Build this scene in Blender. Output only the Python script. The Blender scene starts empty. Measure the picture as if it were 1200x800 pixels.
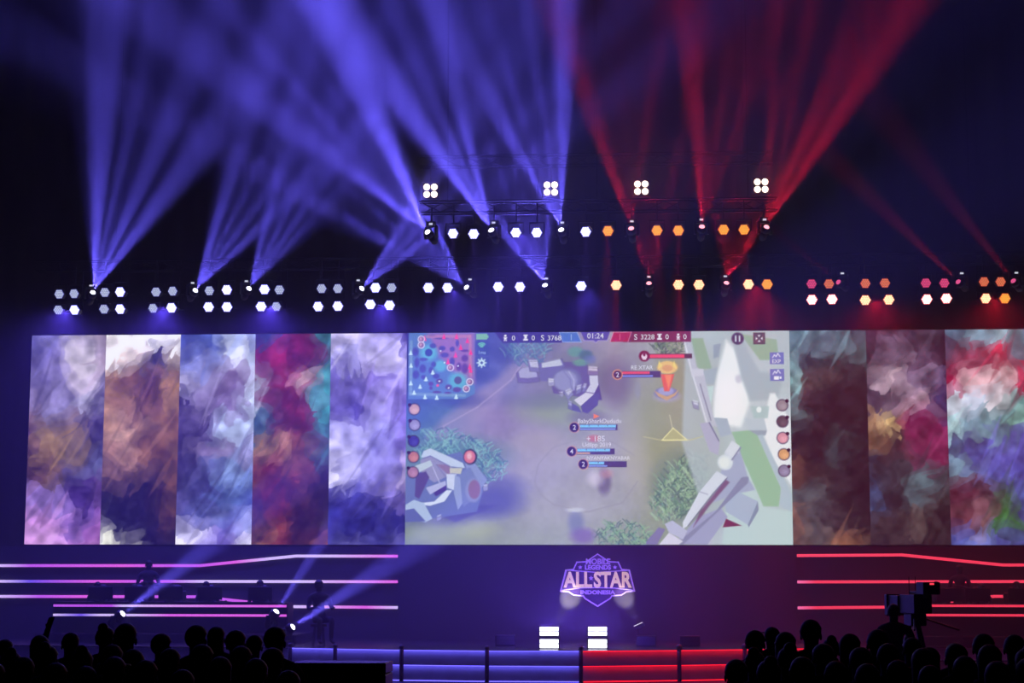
import bpy, bmesh, math, random
import numpy as np
from mathutils import Vector, Matrix, Euler
R = random.Random(7)
PI = math.pi
S = bpy.context.scene
COL = S.collection
# ------------------------------------------------------------------ camera
F_PX, PITCH, YAW, ROLL = 2100.0, 0.1326653, 0.0605760, 0.0018980
CAM = Vector((0, 0, 2.0))
cd = bpy.data.cameras.new('camera'); cam = bpy.data.objects.new('camera', cd); COL.objects.link(cam)
cd.sensor_width = 36; cd.lens = F_PX / 1200 * 36; cd.clip_end = 300; cd.clip_start = 0.1
cam.matrix_world = Matrix.Translation(CAM) @ Matrix.Rotation(YAW, 4, 'Z') @ Matrix.Rotation(PI/2 + PITCH, 4, 'X') @ Matrix.Rotation(ROLL, 4, 'Z')
S.camera = cam
S.view_settings.view_transform = 'Standard'; S.view_settings.look = 'None'
S.view_settings.gamma = 1; S.view_settings.use_curve_mapping = False
S.view_settings.exposure = 0.0
S.cycles.max_bounces = 3; S.cycles.volume_bounces = 0; S.cycles.diffuse_bounces = 2; S.cycles.glossy_bounces = 2
S.cycles.use_light_tree = True; S.cycles.use_adaptive_sampling = False
# ------------------------------------------------------------------ world: a pitch-dark hall (no daylight)
w = bpy.data.worlds.new('world'); S.world = w; w.use_nodes = True
w.node_tree.nodes['Background'].inputs[0].default_value = (0.004, 0.004, 0.012, 1)
w.node_tree.nodes['Background'].inputs[1].default_value = 0.25
HAZE = 0.012

def at(px, py, Y):
    """world point at depth Y (metres from the camera's stand) of a pixel of the 1200x800 frame"""
    dx, dy = px - 600, 400 - py
    c, s = math.cos(ROLL), math.sin(ROLL); dx, dy = c*dx - s*dy, s*dx + c*dy
    d = (dx, F_PX*math.cos(PITCH) - dy*math.sin(PITCH), F_PX*math.sin(PITCH) + dy*math.cos(PITCH))
    X = d[0]*math.cos(YAW) - d[1]*math.sin(YAW); Yv = d[0]*math.sin(YAW) + d[1]*math.cos(YAW)
    return Vector((X*Y/Yv, Y, CAM.z + d[2]*Y/Yv))

# ------------------------------------------------------------------ helpers
def mat(name, col, rough=0.6, metal=0.0, emit=0.0, ecol=None, noise=0.0, nscale=8.0, sample=False, spec=0.4):
    m = bpy.data.materials.new(name); m.use_nodes = True; nt = m.node_tree; b = nt.nodes['Principled BSDF']
    b.inputs['Base Color'].default_value = (*col, 1); b.inputs['Roughness'].default_value = rough
    b.inputs['Metallic'].default_value = metal; b.inputs['Specular IOR Level'].default_value = spec
    if noise:
        tc = nt.nodes.new('ShaderNodeTexCoord'); n = nt.nodes.new('ShaderNodeTexNoise'); n.inputs['Scale'].default_value = nscale
        nt.links.new(tc.outputs['Object'], n.inputs['Vector'])
        r = nt.nodes.new('ShaderNodeValToRGB'); r.color_ramp.elements[0].position = 0.3; r.color_ramp.elements[1].position = 0.7
        r.color_ramp.elements[0].color = (*[c*(1-noise) for c in col], 1); r.color_ramp.elements[1].color = (*[min(1, c*(1+noise)) for c in col], 1)
        nt.links.new(n.outputs['Fac'], r.inputs[0]); nt.links.new(r.outputs[0], b.inputs['Base Color'])
    if emit:
        b.inputs['Emission Color'].default_value = (*(ecol or col), 1); b.inputs['Emission Strength'].default_value = emit
        m.cycles.emission_sampling = 'AUTO' if sample else 'NONE'
    return m

def lin(c):
    """sRGB 0-255 triple to linear"""
    o = []
    for v in c:
        v = v/255.0; o.append(v/12.92 if v <= 0.04045 else ((v+0.055)/1.055)**2.4)
    return tuple(o)

def link(name, me, m=None, parent=None, loc=None, **kw):
    o = bpy.data.objects.new(name, me); COL.objects.link(o)
    if m is not None and me is not None and not me.materials: me.materials.append(m)
    if parent is not None: o.parent = parent
    if loc is not None: o.location = loc
    for k, v in kw.items(): o[k] = v
    return o

def thing(name, label, cat, loc=(0, 0, 0), rot=(0, 0, 0), group=None):
    o = bpy.data.objects.new(name, None); COL.objects.link(o); o.location = loc; o.rotation_euler = rot
    o.empty_display_size = 0.1
    o['label'] = label; o['category'] = cat
    if group: o['group'] = group
    return o

def tag(o, label, cat, group=None):
    o['label'] = label; o['category'] = cat
    if group: o['group'] = group
    return o

class MB:
    def __init__(s): s.bm = bmesh.new()
    def box(s, lo, hi, M=None):
        vs = [s.bm.verts.new((x, y, z)) for x in (lo[0], hi[0]) for y in (lo[1], hi[1]) for z in (lo[2], hi[2])]
        for f in ((0,1,3,2),(4,6,7,5),(0,4,5,1),(2,3,7,6),(0,2,6,4),(1,5,7,3)): s.bm.faces.new([vs[i] for i in f])
        if M is not None: bmesh.ops.transform(s.bm, matrix=M, verts=vs)
        return s
    def tube(s, p, q, r, n=8, r2=None, caps=True):
        p, q = Vector(p), Vector(q); d = (q-p); r2 = r if r2 is None else r2
        z = d.normalized(); a = Vector((0,0,1)) if abs(z.z) < .9 else Vector((1,0,0)); x = z.cross(a).normalized(); y = z.cross(x)
        A = [s.bm.verts.new(p + r*(math.cos(t)*x + math.sin(t)*y)) for t in [2*PI*i/n for i in range(n)]]
        B = [s.bm.verts.new(q + r2*(math.cos(t)*x + math.sin(t)*y)) for t in [2*PI*i/n for i in range(n)]]
        for i in range(n): s.bm.faces.new((A[i], A[(i+1) % n], B[(i+1) % n], B[i]))
        if caps: s.bm.faces.new(A[::-1]); s.bm.faces.new(B)
        return s
    def prism(s, pts, y0, y1):
        """extrude an XZ outline from y0 to y1"""
        A = [s.bm.verts.new((x, y0, z)) for x, z in pts]; B = [s.bm.verts.new((x, y1, z)) for x, z in pts]
        n = len(pts)
        for i in range(n): s.bm.faces.new((A[i], A[(i+1) % n], B[(i+1) % n], B[i]))
        s.bm.faces.new(A[::-1]); s.bm.faces.new(B)
        return s
    def sphere(s, c, r, u=12, v=8, sc=(1, 1, 1)):
        M = Matrix.Translation(Vector(c)) @ Matrix.Diagonal((*sc, 1))
        bmesh.ops.create_uvsphere(s.bm, u_segments=u, v_segments=v, radius=r, matrix=M); return s
    def mesh(s, name, smooth=False, bevel=0.0):
        bmesh.ops.recalc_face_normals(s.bm, faces=s.bm.faces)
        if bevel: bmesh.ops.bevel(s.bm, geom=list(s.bm.edges), offset=bevel, segments=1, affect='EDGES')
        me = bpy.data.meshes.new(name); s.bm.to_mesh(me); s.bm.free()
        if smooth:
            for p in me.polygons: p.use_smooth = True
        return me

def copy_tree(o, parent=None):
    c = o.copy(); COL.objects.link(c)
    if parent is not None: c.parent = parent
    for ch in list(KIDS.get(o.name, ())) : copy_tree(ch, c)
    return c
KIDS = {}
def kid(o):
    KIDS.setdefault(o.parent.name, []).append(o); return o

def spot(name, loc, direction, deg, power, col, blend=0.6, parent=None, radius=0.04):
    l = bpy.data.lights.new(name, 'SPOT'); l.energy = power; l.color = col; l.spot_size = math.radians(deg); l.spot_blend = blend
    l.shadow_soft_size = radius; l.cycles.max_bounces = 2
    o = bpy.data.objects.new(name, l); COL.objects.link(o)
    M = Vector(direction).to_track_quat('-Z', 'Y').to_matrix().to_4x4(); M.translation = Vector(loc)
    if parent is not None:
        o.parent = parent; pm = Matrix.Translation(parent.location) @ parent.rotation_euler.to_matrix().to_4x4()
        o.matrix_local = pm.inverted() @ M
    else: o.matrix_world = M
    return o
def fan(name, loc, beams, power, col, floor=0.03, radius=0.05):
    """one lamp with a gobo that splits it into several soft beams: beams = [(direction, cone degrees, strength)]"""
    mid = sum((d for d, _, _ in beams), Vector()).normalized()
    half = max(math.degrees(d.angle(mid)) + dg*.5 for d, dg, _ in beams) + (2.5 if len(beams) > 1 else .4)
    o = spot(name, loc, mid, 2*half, power, col, .25, radius=radius)
    inv = o.matrix_world.to_3x3().inverted(); l = o.data; l.use_nodes = True; nt = l.node_tree; em = nt.nodes['Emission']
    tc = nt.nodes.new('ShaderNodeTexCoord'); last = None
    for d, dg, k in beams:
        v = (inv @ d).normalized(); dt = nt.nodes.new('ShaderNodeVectorMath'); dt.operation = 'DOT_PRODUCT'; dt.inputs[1].default_value = v
        nt.links.new(tc.outputs['Normal'], dt.inputs[0]); ab = nt.nodes.new('ShaderNodeMath'); ab.operation = 'ABSOLUTE'; nt.links.new(dt.outputs['Value'], ab.inputs[0])
        mr = nt.nodes.new('ShaderNodeMapRange'); mr.interpolation_type = 'SMOOTHSTEP'
        mr.inputs['From Min'].default_value = math.cos(math.radians(dg*.58)); mr.inputs['From Max'].default_value = math.cos(math.radians(dg*.22))
        mr.inputs['To Min'].default_value = 0; mr.inputs['To Max'].default_value = k; nt.links.new(ab.outputs[0], mr.inputs['Value'])
        if last is None:
            ad = nt.nodes.new('ShaderNodeMath'); ad.operation = 'ADD'; ad.inputs[1].default_value = floor; nt.links.new(mr.outputs[0], ad.inputs[0])
        else:
            ad = nt.nodes.new('ShaderNodeMath'); ad.operation = 'ADD'; nt.links.new(mr.outputs[0], ad.inputs[0]); nt.links.new(last, ad.inputs[1])
        last = ad.outputs[0]
    nt.links.new(last, em.inputs['Strength'])
    return o
ORD = ['first', 'second', 'third', 'fourth', 'fifth', 'sixth', 'seventh', 'eighth', 'ninth', 'tenth', 'eleventh', 'twelfth', 'thirteenth', 'fourteenth', 'fifteenth', 'sixteenth', 'seventeenth', 'eighteenth', 'nineteenth', 'twentieth']
# screen plane
YW = 45.0
SZ0, SZ1 = 2.893, 8.248
SXL = [-15.14, -13.19, -11.25, -9.31, -7.363, -5.41]
SXR = [4.255, 6.165, 8.125, 10.07, 12.02, 13.97]
XC = -0.58
STG = 0.55
BLACK = mat('black_powder_coat', (0.006, 0.006, 0.008), 0.5, noise=0.3, nscale=20)
# ------------------------------------------------------------------ haze: theatrical smoke filling the hall between floor and ceiling
hm = bpy.data.materials.new('stage_haze'); hm.use_nodes = True; nt = hm.node_tree; nt.nodes.clear()
vo = nt.nodes.new('ShaderNodeVolumeScatter'); vo.inputs['Density'].default_value = HAZE; vo.inputs['Anisotropy'].default_value = 0.0
out = nt.nodes.new('ShaderNodeOutputMaterial'); nt.links.new(vo.outputs[0], out.inputs['Volume'])
hz = link('stage_haze', MB().box((-27.8, 24, 0.02), (27.8, 47.45, 21.9)).mesh('stage_haze'), hm)
hz['kind'] = 'stuff'; tag(hz, 'thin theatrical smoke filling the air over the stage', 'haze')
# ------------------------------------------------------------------ beams of the moving heads
BLUE = (0.13, 0.10, 1.0); RED = (1.0, 0.012, 0.045)
# head px, py, Y, status px,py ; list of (angle from vertical, cone deg, strength)
HEADS = [
 (107, 348, 43, (106, 335), 'B', [(2.5,9,1.5),(12.5,4.5,.9),(24,7,1.0),(37,8.5,1.3)]),
 (226, 345, 43, (224, 332), 'B', [(17,7,1.0),(27,4,.8),(36,5,.7),(46,6,1.0)]),
 (289, 343, 43, (287.5, 331), 'B', [(14,6,.8),(26,4,.7),(35,5,.7),(43,5,.6)]),
 (420, 342, 43, (418, 328.5), 'B', [(33,7,.9),(43,5,.8),(53,6,.9)]),
 (551, 341, 43, (551.5, 326), 'B', [(-28,7,1.4),(-41,5,.9),(-50,3,1.1),(-61,6,1.1)]),
 (640.5, 340, 43, (641, 326), 'B', [(4,5,1.5),(-14,3,1.0),(-22,3.5,1.0),(-38,9,1.5)]),
 (505, 277, 40, (506, 263), 'B', [(-24,11,1.8),(-34,3,.8),(-42,3,1.3),(-52,9,1.2)]),
 (578.5, 275.5, 40, (579.5, 261.5), 'B', [(-14,7,1.3),(-24,5,1.0),(-35,9,1.6)]),
 (659, 275.5, 40, (659.5, 261), 'B', [(1.5,7,1.7),(-9,4,1.0),(-19,4,1.0),(-29,8,1.3)]),
 (740.5, 274, 40, (741.5, 259.5), 'R', [(-20,7,.7),(-3.5,1.4,.5),(9,6,.4)]),
 (760.5, 338, 43, (761, 323.5), 'R', [(-17,5,.9),(-1,1.4,.5),(13,5,.6),(24,5,.3)]),
 (822, 272, 40, (822, 258), 'R', [(-3.5,8,.8),(9,4,.5),(20,6,.35)]),
 (850, 337.5, 43, (850, 322.5), 'R', [(-10,5,1.0),(5,3,.8),(17,4,.8),(31,9,1.3)]),
 (896, 272, 40, (896.5, 257.5), 'R', [(2,5,.7),(12,4,.6),(22,5,.7),(34,7,1.3)]),
 (987, 334, 43, (992, 321.5), 'R', [(-51,3,.2)]),
 (1127, 334, 43, (1130, 321), 'R', [(-46,7,.2)]),
 (1191, 333.5, 43, (1195, 320.5), 'R', [(-38,8,.12)]),
]
BEAM_W = 94000.0
# ------------------------------------------------------------------ painter for the pictures shown on the video wall (flat pictures on flat screens)
class Paint:
    def __init__(s, x0, y0, x1, y1, k):
        s.x0, s.y0, s.k = x0, y0, k; s.w, s.h = int(round((x1-x0)*k)), int(round((y1-y0)*k))
        s.im = np.zeros((s.h, s.w, 3), np.float32)
        s.X, s.Y = np.meshgrid(x0 + (np.arange(s.w)+.5)/k, y0 + (np.arange(s.h)+.5)/k)
    def smooth(s, cell, seed, X=None, Y=None):
        rng = np.random.default_rng(seed); X = s.X if X is None else X; Y = s.Y if Y is None else Y
        n, m = int(s.h/s.k/cell)+5, int(s.w/s.k/cell)+5; g = rng.random((n, m))*2-1
        u = np.clip((X-s.x0)/cell+1, 0, m-1.01); v = np.clip((Y-s.y0)/cell+1, 0, n-1.01); i, j = u.astype(int), v.astype(int); fu, fv = u-i, v-j
        fu, fv = fu*fu*(3-2*fu), fv*fv*(3-2*fv)
        return (g[j, i]*(1-fu)+g[j, i+1]*fu)*(1-fv)+(g[j+1, i]*(1-fu)+g[j+1, i+1]*fu)*fv
    def grid(s, rows, warp=0.0, facet=0.0, seed=1):
        g = np.array(rows, np.float32); n, m = g.shape[:2]
        X, Y = s.X, s.Y
        rng = np.random.default_rng(seed)
        if warp:
            X, Y = X+warp*s.smooth(26, seed+5), Y+warp*s.smooth(30, seed+6)
            X, Y = X+warp*.5*s.smooth(9, seed+7, X, Y), Y+warp*.5*s.smooth(11, seed+8, X, Y)
        if facet:     # sharp-edged facets
            nx, ny = int(s.w/s.k/facet)+2, int(s.h/s.k/facet)+2
            px = s.x0 + (np.arange(nx)[None, :] + rng.random((ny, nx))*.9)*facet - facet/2
            py = s.y0 + (np.arange(ny)[:, None] + rng.random((ny, nx))*.9)*facet - facet/2
            best = np.full(X.shape, 1e9); bx = X.copy(); by = Y.copy()
            for a, b in zip(px.ravel(), py.ravel()):
                d = ((X-a)+(Y-b)*.45)**2 + ((Y-b)*.62)**2; k = d < best; best[k] = d[k]; bx[k] = a; by[k] = b
            X, Y = bx*.8 + X*.2, by*.8 + Y*.2
        u = np.clip((X-s.x0)/(s.w/s.k), 0, .9999)*(m-1); v = np.clip((Y-s.y0)/(s.h/s.k), 0, .9999)*(n-1)
        i, j = u.astype(int), v.astype(int); fu, fv = u-i, v-j
        fu, fv = fu*fu*(3-2*fu), fv*fv*(3-2*fv); fu, fv = fu[..., None], fv[..., None]
        s.im[:] = (g[j, i]*(1-fu)+g[j, i+1]*fu)*(1-fv) + (g[j+1, i]*(1-fu)+g[j+1, i+1]*fu)*fv
    def _mix(s, sl, a, col):
        s.im[sl] += (np.array(col, np.float32)-s.im[sl])*a[..., None]
    def _sl(s, xa, ya, xb, yb, pad=2):
        a = max(0, int((xa-pad-s.x0)*s.k)); b = min(s.w, int((xb+pad-s.x0)*s.k)+1)
        c = max(0, int((ya-pad-s.y0)*s.k)); d = min(s.h, int((yb+pad-s.y0)*s.k)+1)
        return (slice(c, max(c, d)), slice(a, max(a, b)))
    def poly(s, pts, col, al=1.0, soft=.5):
        P = np.array(pts, float); sl = s._sl(P[:, 0].min(), P[:, 1].min(), P[:, 0].max(), P[:, 1].max(), 2+2*soft)
        X, Y = s.X[sl], s.Y[sl]
        if X.size == 0: return
        ins = np.zeros(X.shape, bool); d = np.full(X.shape, 1e9)
        for (x1, y1), (x2, y2) in zip(P, np.roll(P, -1, 0)):
            if y1 != y2: ins ^= ((y1 > Y) != (y2 > Y)) & (X < (x2-x1)*(Y-y1)/(y2-y1)+x1)
            L = max(1e-9, (x2-x1)**2+(y2-y1)**2); t = np.clip(((X-x1)*(x2-x1)+(Y-y1)*(y2-y1))/L, 0, 1)
            d = np.minimum(d, np.hypot(X-x1-t*(x2-x1), Y-y1-t*(y2-y1)))
        sd = np.where(ins, d, -d); s._mix(sl, np.clip(sd/(2*soft)+.5, 0, 1)*al, col)
    def ell(s, cx, cy, rx, ry, col, al=1.0, soft=.12):
        sl = s._sl(cx-rx*1.6, cy-ry*1.6, cx+rx*1.6, cy+ry*1.6); r = np.hypot((s.X[sl]-cx)/rx, (s.Y[sl]-cy)/ry)
        s._mix(sl, np.clip((1-r)/(2*soft)+.5, 0, 1)*al, col)
    def line(s, pts, wd, col, al=1.0):
        for (x1, y1), (x2, y2) in zip(pts[:-1], pts[1:]):
            sl = s._sl(min(x1, x2), min(y1, y2), max(x1, x2), max(y1, y2), wd+2); X, Y = s.X[sl], s.Y[sl]
            L = max(1e-9, (x2-x1)**2+(y2-y1)**2); t = np.clip(((X-x1)*(x2-x1)+(Y-y1)*(y2-y1))/L, 0, 1)
            d = np.hypot(X-x1-t*(x2-x1), Y-y1-t*(y2-y1)); s._mix(sl, np.clip(wd/2-d+.5, 0, 1)*al, col)
    def rect(s, a, b, c, d, col, al=1.0): s.poly([(a, b), (c, b), (c, d), (a, d)], col, al, .3)
    def noise(s, amp, cell, seed):
        rng = np.random.default_rng(seed); n, m = int(s.h/s.k/cell)+3, int(s.w/s.k/cell)+3; g = rng.random((n, m)).astype(np.float32)
        u = (s.X-s.x0)/cell; v = (s.Y-s.y0)/cell; i, j = u.astype(int), v.astype(int); fu, fv = u-i, v-j
        fu, fv = fu*fu*(3-2*fu), fv*fv*(3-2*fv)
        s.im += (((g[j, i]*(1-fu)+g[j, i+1]*fu)*(1-fv)+(g[j+1, i]*(1-fu)+g[j+1, i+1]*fu)*fv - .5)*2*amp)[..., None]
SCR_GAIN = 1.12
def picture_mesh(P, x0, x1, z0, z1, y, name):
    w_, h_ = P.w, P.h
    xs = np.linspace(x0, x1, w_, dtype=np.float32); zs = np.linspace(z1, z0, h_, dtype=np.float32)
    co = np.zeros((h_, w_, 3), np.float32); co[..., 0] = xs[None]; co[..., 1] = y; co[..., 2] = zs[:, None]
    I = np.arange(h_*w_).reshape(h_, w_); q = np.stack([I[1:, :-1], I[1:, 1:], I[:-1, 1:], I[:-1, :-1]], -1).reshape(-1, 4)
    me = bpy.data.meshes.new(name); me.vertices.add(h_*w_); me.vertices.foreach_set('co', co.ravel())
    me.loops.add(q.size); me.loops.foreach_set('vertex_index', q.ravel().astype(np.int32))
    me.polygons.add(len(q)); me.polygons.foreach_set('loop_start', np.arange(0, q.size, 4, dtype=np.int32))
    me.update(); me.validate()
    c = np.clip(P.im/255, 0, 1); c = np.where(c <= .04045, c/12.92, ((c+.055)/1.055)**2.4)
    a = me.color_attributes.new('picture', 'FLOAT_COLOR', 'POINT'); rgba = np.ones((h_*w_, 4), np.float32); rgba[:, :3] = c.reshape(-1, 3)
    a.data.foreach_set('color', rgba.ravel())
    return me
pm = bpy.data.materials.new('lit_led_pixels'); pm.use_nodes = True; nt = pm.node_tree; b = nt.nodes['Principled BSDF']
at_ = nt.nodes.new('ShaderNodeAttribute'); at_.attribute_name = 'picture'; nt.links.new(at_.outputs['Color'], b.inputs['Emission Color'])
b.inputs['Emission Strength'].default_value = SCR_GAIN; b.inputs['Base Color'].default_value = (.01, .01, .012, 1); b.inputs['Roughness'].default_value = .6
b.inputs['Specular IOR Level'].default_value = .1
pm.cycles.emission_sampling = 'NONE'

GL = [
 [[(90,85,150),(110,105,165),(170,160,175),(140,125,150)],[(95,88,150),(120,110,165),(190,180,190),(150,130,150)],[(100,90,150),(120,110,160),(180,165,190),(120,110,150)],[(130,115,165),(130,120,170),(150,145,175),(90,80,120)],[(120,90,110),(130,105,110),(90,75,100),(60,50,90)],[(90,60,100),(150,115,75),(120,95,80),(70,65,110)],[(70,45,60),(110,80,70),(80,70,120),(90,90,140)],[(140,110,190),(130,105,180),(60,40,110),(100,70,130)],[(190,130,205),(170,120,195),(110,80,160),(150,90,170)],[(200,140,210),(190,140,205),(160,105,180),(170,110,185)]],
 [[(250,245,250),(252,248,250),(235,232,235),(245,240,240)],[(240,230,235),(200,180,175),(60,55,80),(150,130,120)],[(160,115,85),(120,80,70),(110,75,80),(150,110,80)],[(150,105,75),(150,105,90),(90,55,55),(160,115,75)],[(170,125,100),(190,145,130),(130,90,75),(120,80,55)],[(150,110,100),(160,115,105),(110,70,50),(120,80,55)],[(110,80,85),(100,70,75),(70,50,55),(110,70,50)],[(35,30,60),(30,27,55),(50,35,50),(85,55,45)],[(110,105,130),(30,28,60),(35,28,55),(70,45,50)],[(225,225,210),(140,135,140),(25,20,50),(40,30,50)]],
 [[(70,85,165),(75,90,170),(170,180,215),(110,125,190)],[(110,115,180),(110,120,185),(200,205,230),(170,180,215)],[(170,165,205),(130,120,160),(110,90,130),(190,195,225)],[(60,50,90),(130,115,165),(120,100,150),(190,205,235)],[(75,65,110),(65,55,95),(170,185,225),(180,195,230)],[(60,50,95),(120,105,150),(130,115,155),(140,140,190)],[(60,55,100),(80,85,140),(110,130,180),(90,110,170)],[(80,75,130),(60,60,115),(75,95,160),(60,75,140)],[(90,85,150),(75,80,145),(100,110,175),(140,145,200)],[(215,210,240),(170,160,215),(110,95,165),(210,205,240)]],
 [[(45,60,110),(60,80,120),(140,25,75),(60,110,130)],[(110,30,80),(150,30,80),(100,30,70),(60,120,140)],[(130,120,140),(120,35,75),(180,140,150),(70,150,165)],[(150,155,180),(110,30,65),(120,35,75),(60,150,165)],[(60,90,120),(90,40,70),(110,40,75),(60,110,130)],[(130,95,70),(160,110,100),(110,60,60),(60,90,110)],[(110,60,50),(100,35,45),(120,60,65),(50,35,60)],[(60,30,50),(110,35,40),(60,30,45),(45,30,50)],[(80,50,60),(130,60,45),(50,25,40),(80,60,65)],[(140,90,70),(110,40,35),(70,35,40),(160,95,60)]],
 [[(190,175,225),(200,190,230),(170,160,220),(60,50,130)],[(170,165,215),(150,145,205),(195,185,230),(150,140,205)],[(110,100,180),(100,90,170),(120,105,185),(170,160,220)],[(120,110,190),(80,70,150),(150,140,205),(120,100,190)],[(150,145,210),(165,160,215),(150,145,210),(130,115,200)],[(200,195,235),(150,145,205),(130,125,195),(110,95,180)],[(210,205,235),(140,135,200),(120,110,185),(200,180,210)],[(70,65,145),(50,50,125),(60,55,130),(110,95,165)],[(40,45,120),(35,35,105),(45,45,115),(40,40,110)],[(60,60,135),(90,85,155),(60,60,130),(100,95,165)]]]
GR = [
 [[(90,120,135),(130,160,175),(110,140,155),(60,70,85)],[(110,145,155),(60,60,75),(60,65,75),(70,90,100)],[(120,165,170),(90,70,75),(45,45,55),(50,50,60)],[(110,155,160),(60,45,55),(40,35,45),(45,40,50)],[(70,85,90),(45,38,45),(40,35,42),(40,35,45)],[(40,35,40),(40,33,38),(50,60,65),(35,30,38)],[(90,60,50),(60,45,45),(45,40,45),(35,30,35)],[(80,85,90),(75,75,80),(50,42,45),(40,32,38)],[(130,90,75),(85,80,85),(60,50,55),(45,35,40)],[(90,70,65),(95,85,85),(130,85,65),(70,50,45)]],
 [[(50,45,65),(60,50,75),(70,55,75),(45,30,50)],[(55,50,70),(110,90,115),(80,60,85),(45,30,50)],[(60,50,75),(170,145,160),(120,100,130),(60,45,80)],[(70,60,80),(90,75,100),(160,130,150),(60,50,95)],[(150,115,90),(190,160,110),(110,35,75),(130,40,90)],[(110,80,65),(60,45,55),(110,40,75),(120,40,80)],[(50,55,75),(50,50,60),(80,100,110),(60,60,70)],[(60,75,115),(45,40,50),(75,90,100),(60,55,60)],[(60,50,55),(60,50,55),(90,75,75),(40,33,40)],[(45,38,48),(60,50,55),(35,30,38),(35,28,35)]],
 [[(60,70,100),(110,140,160),(140,170,185),(90,115,130)],[(110,60,85),(150,60,90),(190,50,80),(100,110,130)],[(150,30,70),(210,170,180),(190,140,150),(180,40,75)],[(180,190,205),(170,175,195),(200,190,200),(100,150,150)],[(150,190,200),(110,140,160),(90,120,130),(120,170,160)],[(60,70,110),(75,75,150),(85,80,165),(80,75,155)],[(110,140,160),(85,90,150),(80,80,165),(70,65,140)],[(90,40,60),(80,50,70),(80,110,90),(75,85,150)],[(90,45,60),(120,80,90),(60,110,60),(60,60,110)],[(70,80,160),(110,120,190),(80,85,165),(40,45,70)]]]
ABS = ['mauve and gold', 'white, tan and navy', 'icy blue and silver', 'crimson and teal', 'pale lilac and indigo']
ABR = ['smoky teal and charcoal', 'dark plum with magenta band', 'scarlet, mint and cobalt']
def side_screen(edges, grids, names, side, px0, seed):
    t = thing('video_screen', f'long led wall on the {side} of the game picture, showing tall abstract pictures', 'screen', ((edges[0]+edges[-1])/2, YW, SZ0))
    ox = t.location.x
    link('cabinet', MB().box((edges[0]-(.04 if side == 'left' else -.004)-ox, .012, -.04), (edges[-1]+(.04 if side == 'right' else -.004)-ox, .22, SZ1-SZ0+.04)).mesh('cabinet'), BLACK, t)
    for i in range(len(edges)-1):
        g = grids[i % len(grids)]; P = Paint(0, 0, 88, 247, 1.1)
        P.grid(g, warp=13, facet=11, seed=seed+i); lum = P.im.mean(-1, keepdims=True); P.im = P.im+(lum-100)*.15; P.im[:] = P.im*(1+.22*P.smooth(10, seed+31+i))[..., None]+(9*P.smooth(4, seed+37+i))[..., None]
        rng = np.random.default_rng(seed+i)
        for q in range(16):      # brushed light and dark diagonal strokes
            x, y = rng.random()*88, rng.random()*247; L = 30+rng.random()*60; a = -1.05+rng.normal()*.12
            base = np.array(g[min(9, int(y/24.7))][min(3, int(x/22))], float); wd = 2+rng.random()*7
            dx, dy = L*math.cos(a), L*math.sin(a); nx, ny = -math.sin(a)*wd, math.cos(a)*wd
            P.poly([(x-dx/2, y-dy/2), (x+nx, y+ny), (x+dx/2, y+dy/2), (x-nx*.4, y-ny*.4)], tuple(np.clip(base*(1.4 if q % 2 else .6)+(12 if q % 2 else 0), 0, 255)), .33, 1.0)
        me = picture_mesh(P, edges[i]-ox, edges[i+1]-ox, 0, SZ1-SZ0, 0.0, 'picture_panel')
        o = link('picture_panel', me, pm, t)
        o['label'] = f'tall abstract picture in {names[i % len(names)]}'
    return t
side_screen(SXL, GL, ABS, 'left', 30, 10)
side_screen(SXR, GR + [GL[2], GL[4]], ABR + ['icy blue and silver', 'pale lilac and indigo'], 'right', 930, 60)

# the game picture in the middle
CX0, CX1, CY0, CY1 = 475.5, 927.0, 389.2, 638.2
P = Paint(CX0, CY0, CX1, CY1, 1.28)
P.grid([
 [(60,60,140),(70,90,175),(80,90,170),(110,110,160),(150,140,170),(165,155,170),(160,160,165),(190,200,205),(150,175,170),(180,190,190)],
 [(60,70,150),(65,85,175),(95,105,180),(140,135,175),(120,120,140),(150,140,160),(170,170,175),(150,150,120),(215,230,230),(180,195,200)],
 [(75,110,170),(90,120,175),(150,135,180),(150,140,175),(150,155,160),(160,160,168),(165,165,168),(150,150,125),(220,230,235),(225,230,235)],
 [(110,140,165),(110,150,160),(150,145,175),(165,160,175),(168,166,178),(168,168,178),(160,160,150),(150,160,130),(190,210,205),(225,232,232)],
 [(110,120,160),(100,105,160),(140,145,165),(165,165,178),(170,170,182),(165,168,172),(155,160,140),(140,155,135),(175,190,195),(180,210,200)],
 [(140,155,140),(150,160,150),(155,165,155),(160,168,165),(160,168,168),(150,160,145),(150,165,140),(190,195,210),(190,215,215),(190,220,220)]])
P.noise(6, 17, 3); P.noise(4, 5, 4)
# sandy path, shadows, moss
P.poly([(560,500),(600,450),(625,425),(600,430),(560,460),(520,490),(500,515),(560,520)], (168,152,190), .6, 5)
for x, y, rx, ry in [(560,440,22,8),(545,470,25,8),(590,415,18,10)]: P.ell(x, y, rx, ry, (60,70,150), .45, .5)
P.line([(520,500),(560,478),(600,446),(612,428)], 2, (185,170,205), .5)
P.ell(655,482,45,16,(150,165,145),.7,.5); P.ell(640,520,30,14,(175,165,170),.5,.5); P.ell(520,625,40,9,(165,180,140),.6,.5); P.ell(560,620,24,8,(180,190,150),.5,.5)
P.ell(770,500,30,55,(150,155,105),.6,.6); P.ell(745,540,14,40,(185,180,175),.5,.6); P.ell(790,440,16,40,(150,145,95),.5,.6)
for r in (0, 1): P.line([(628,566),(632,545),(650,525),(680,516),(720,520),(745,535)] if r == 0 else [(628,566),(635,580),(650,592),(690,600),(730,590),(748,565)], 1.2, (150,148,160), .6)
P.line([(505+i*14, 600+((i*7) % 5)) for i in range(4)], 1, (140,150,140), .4)
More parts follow.
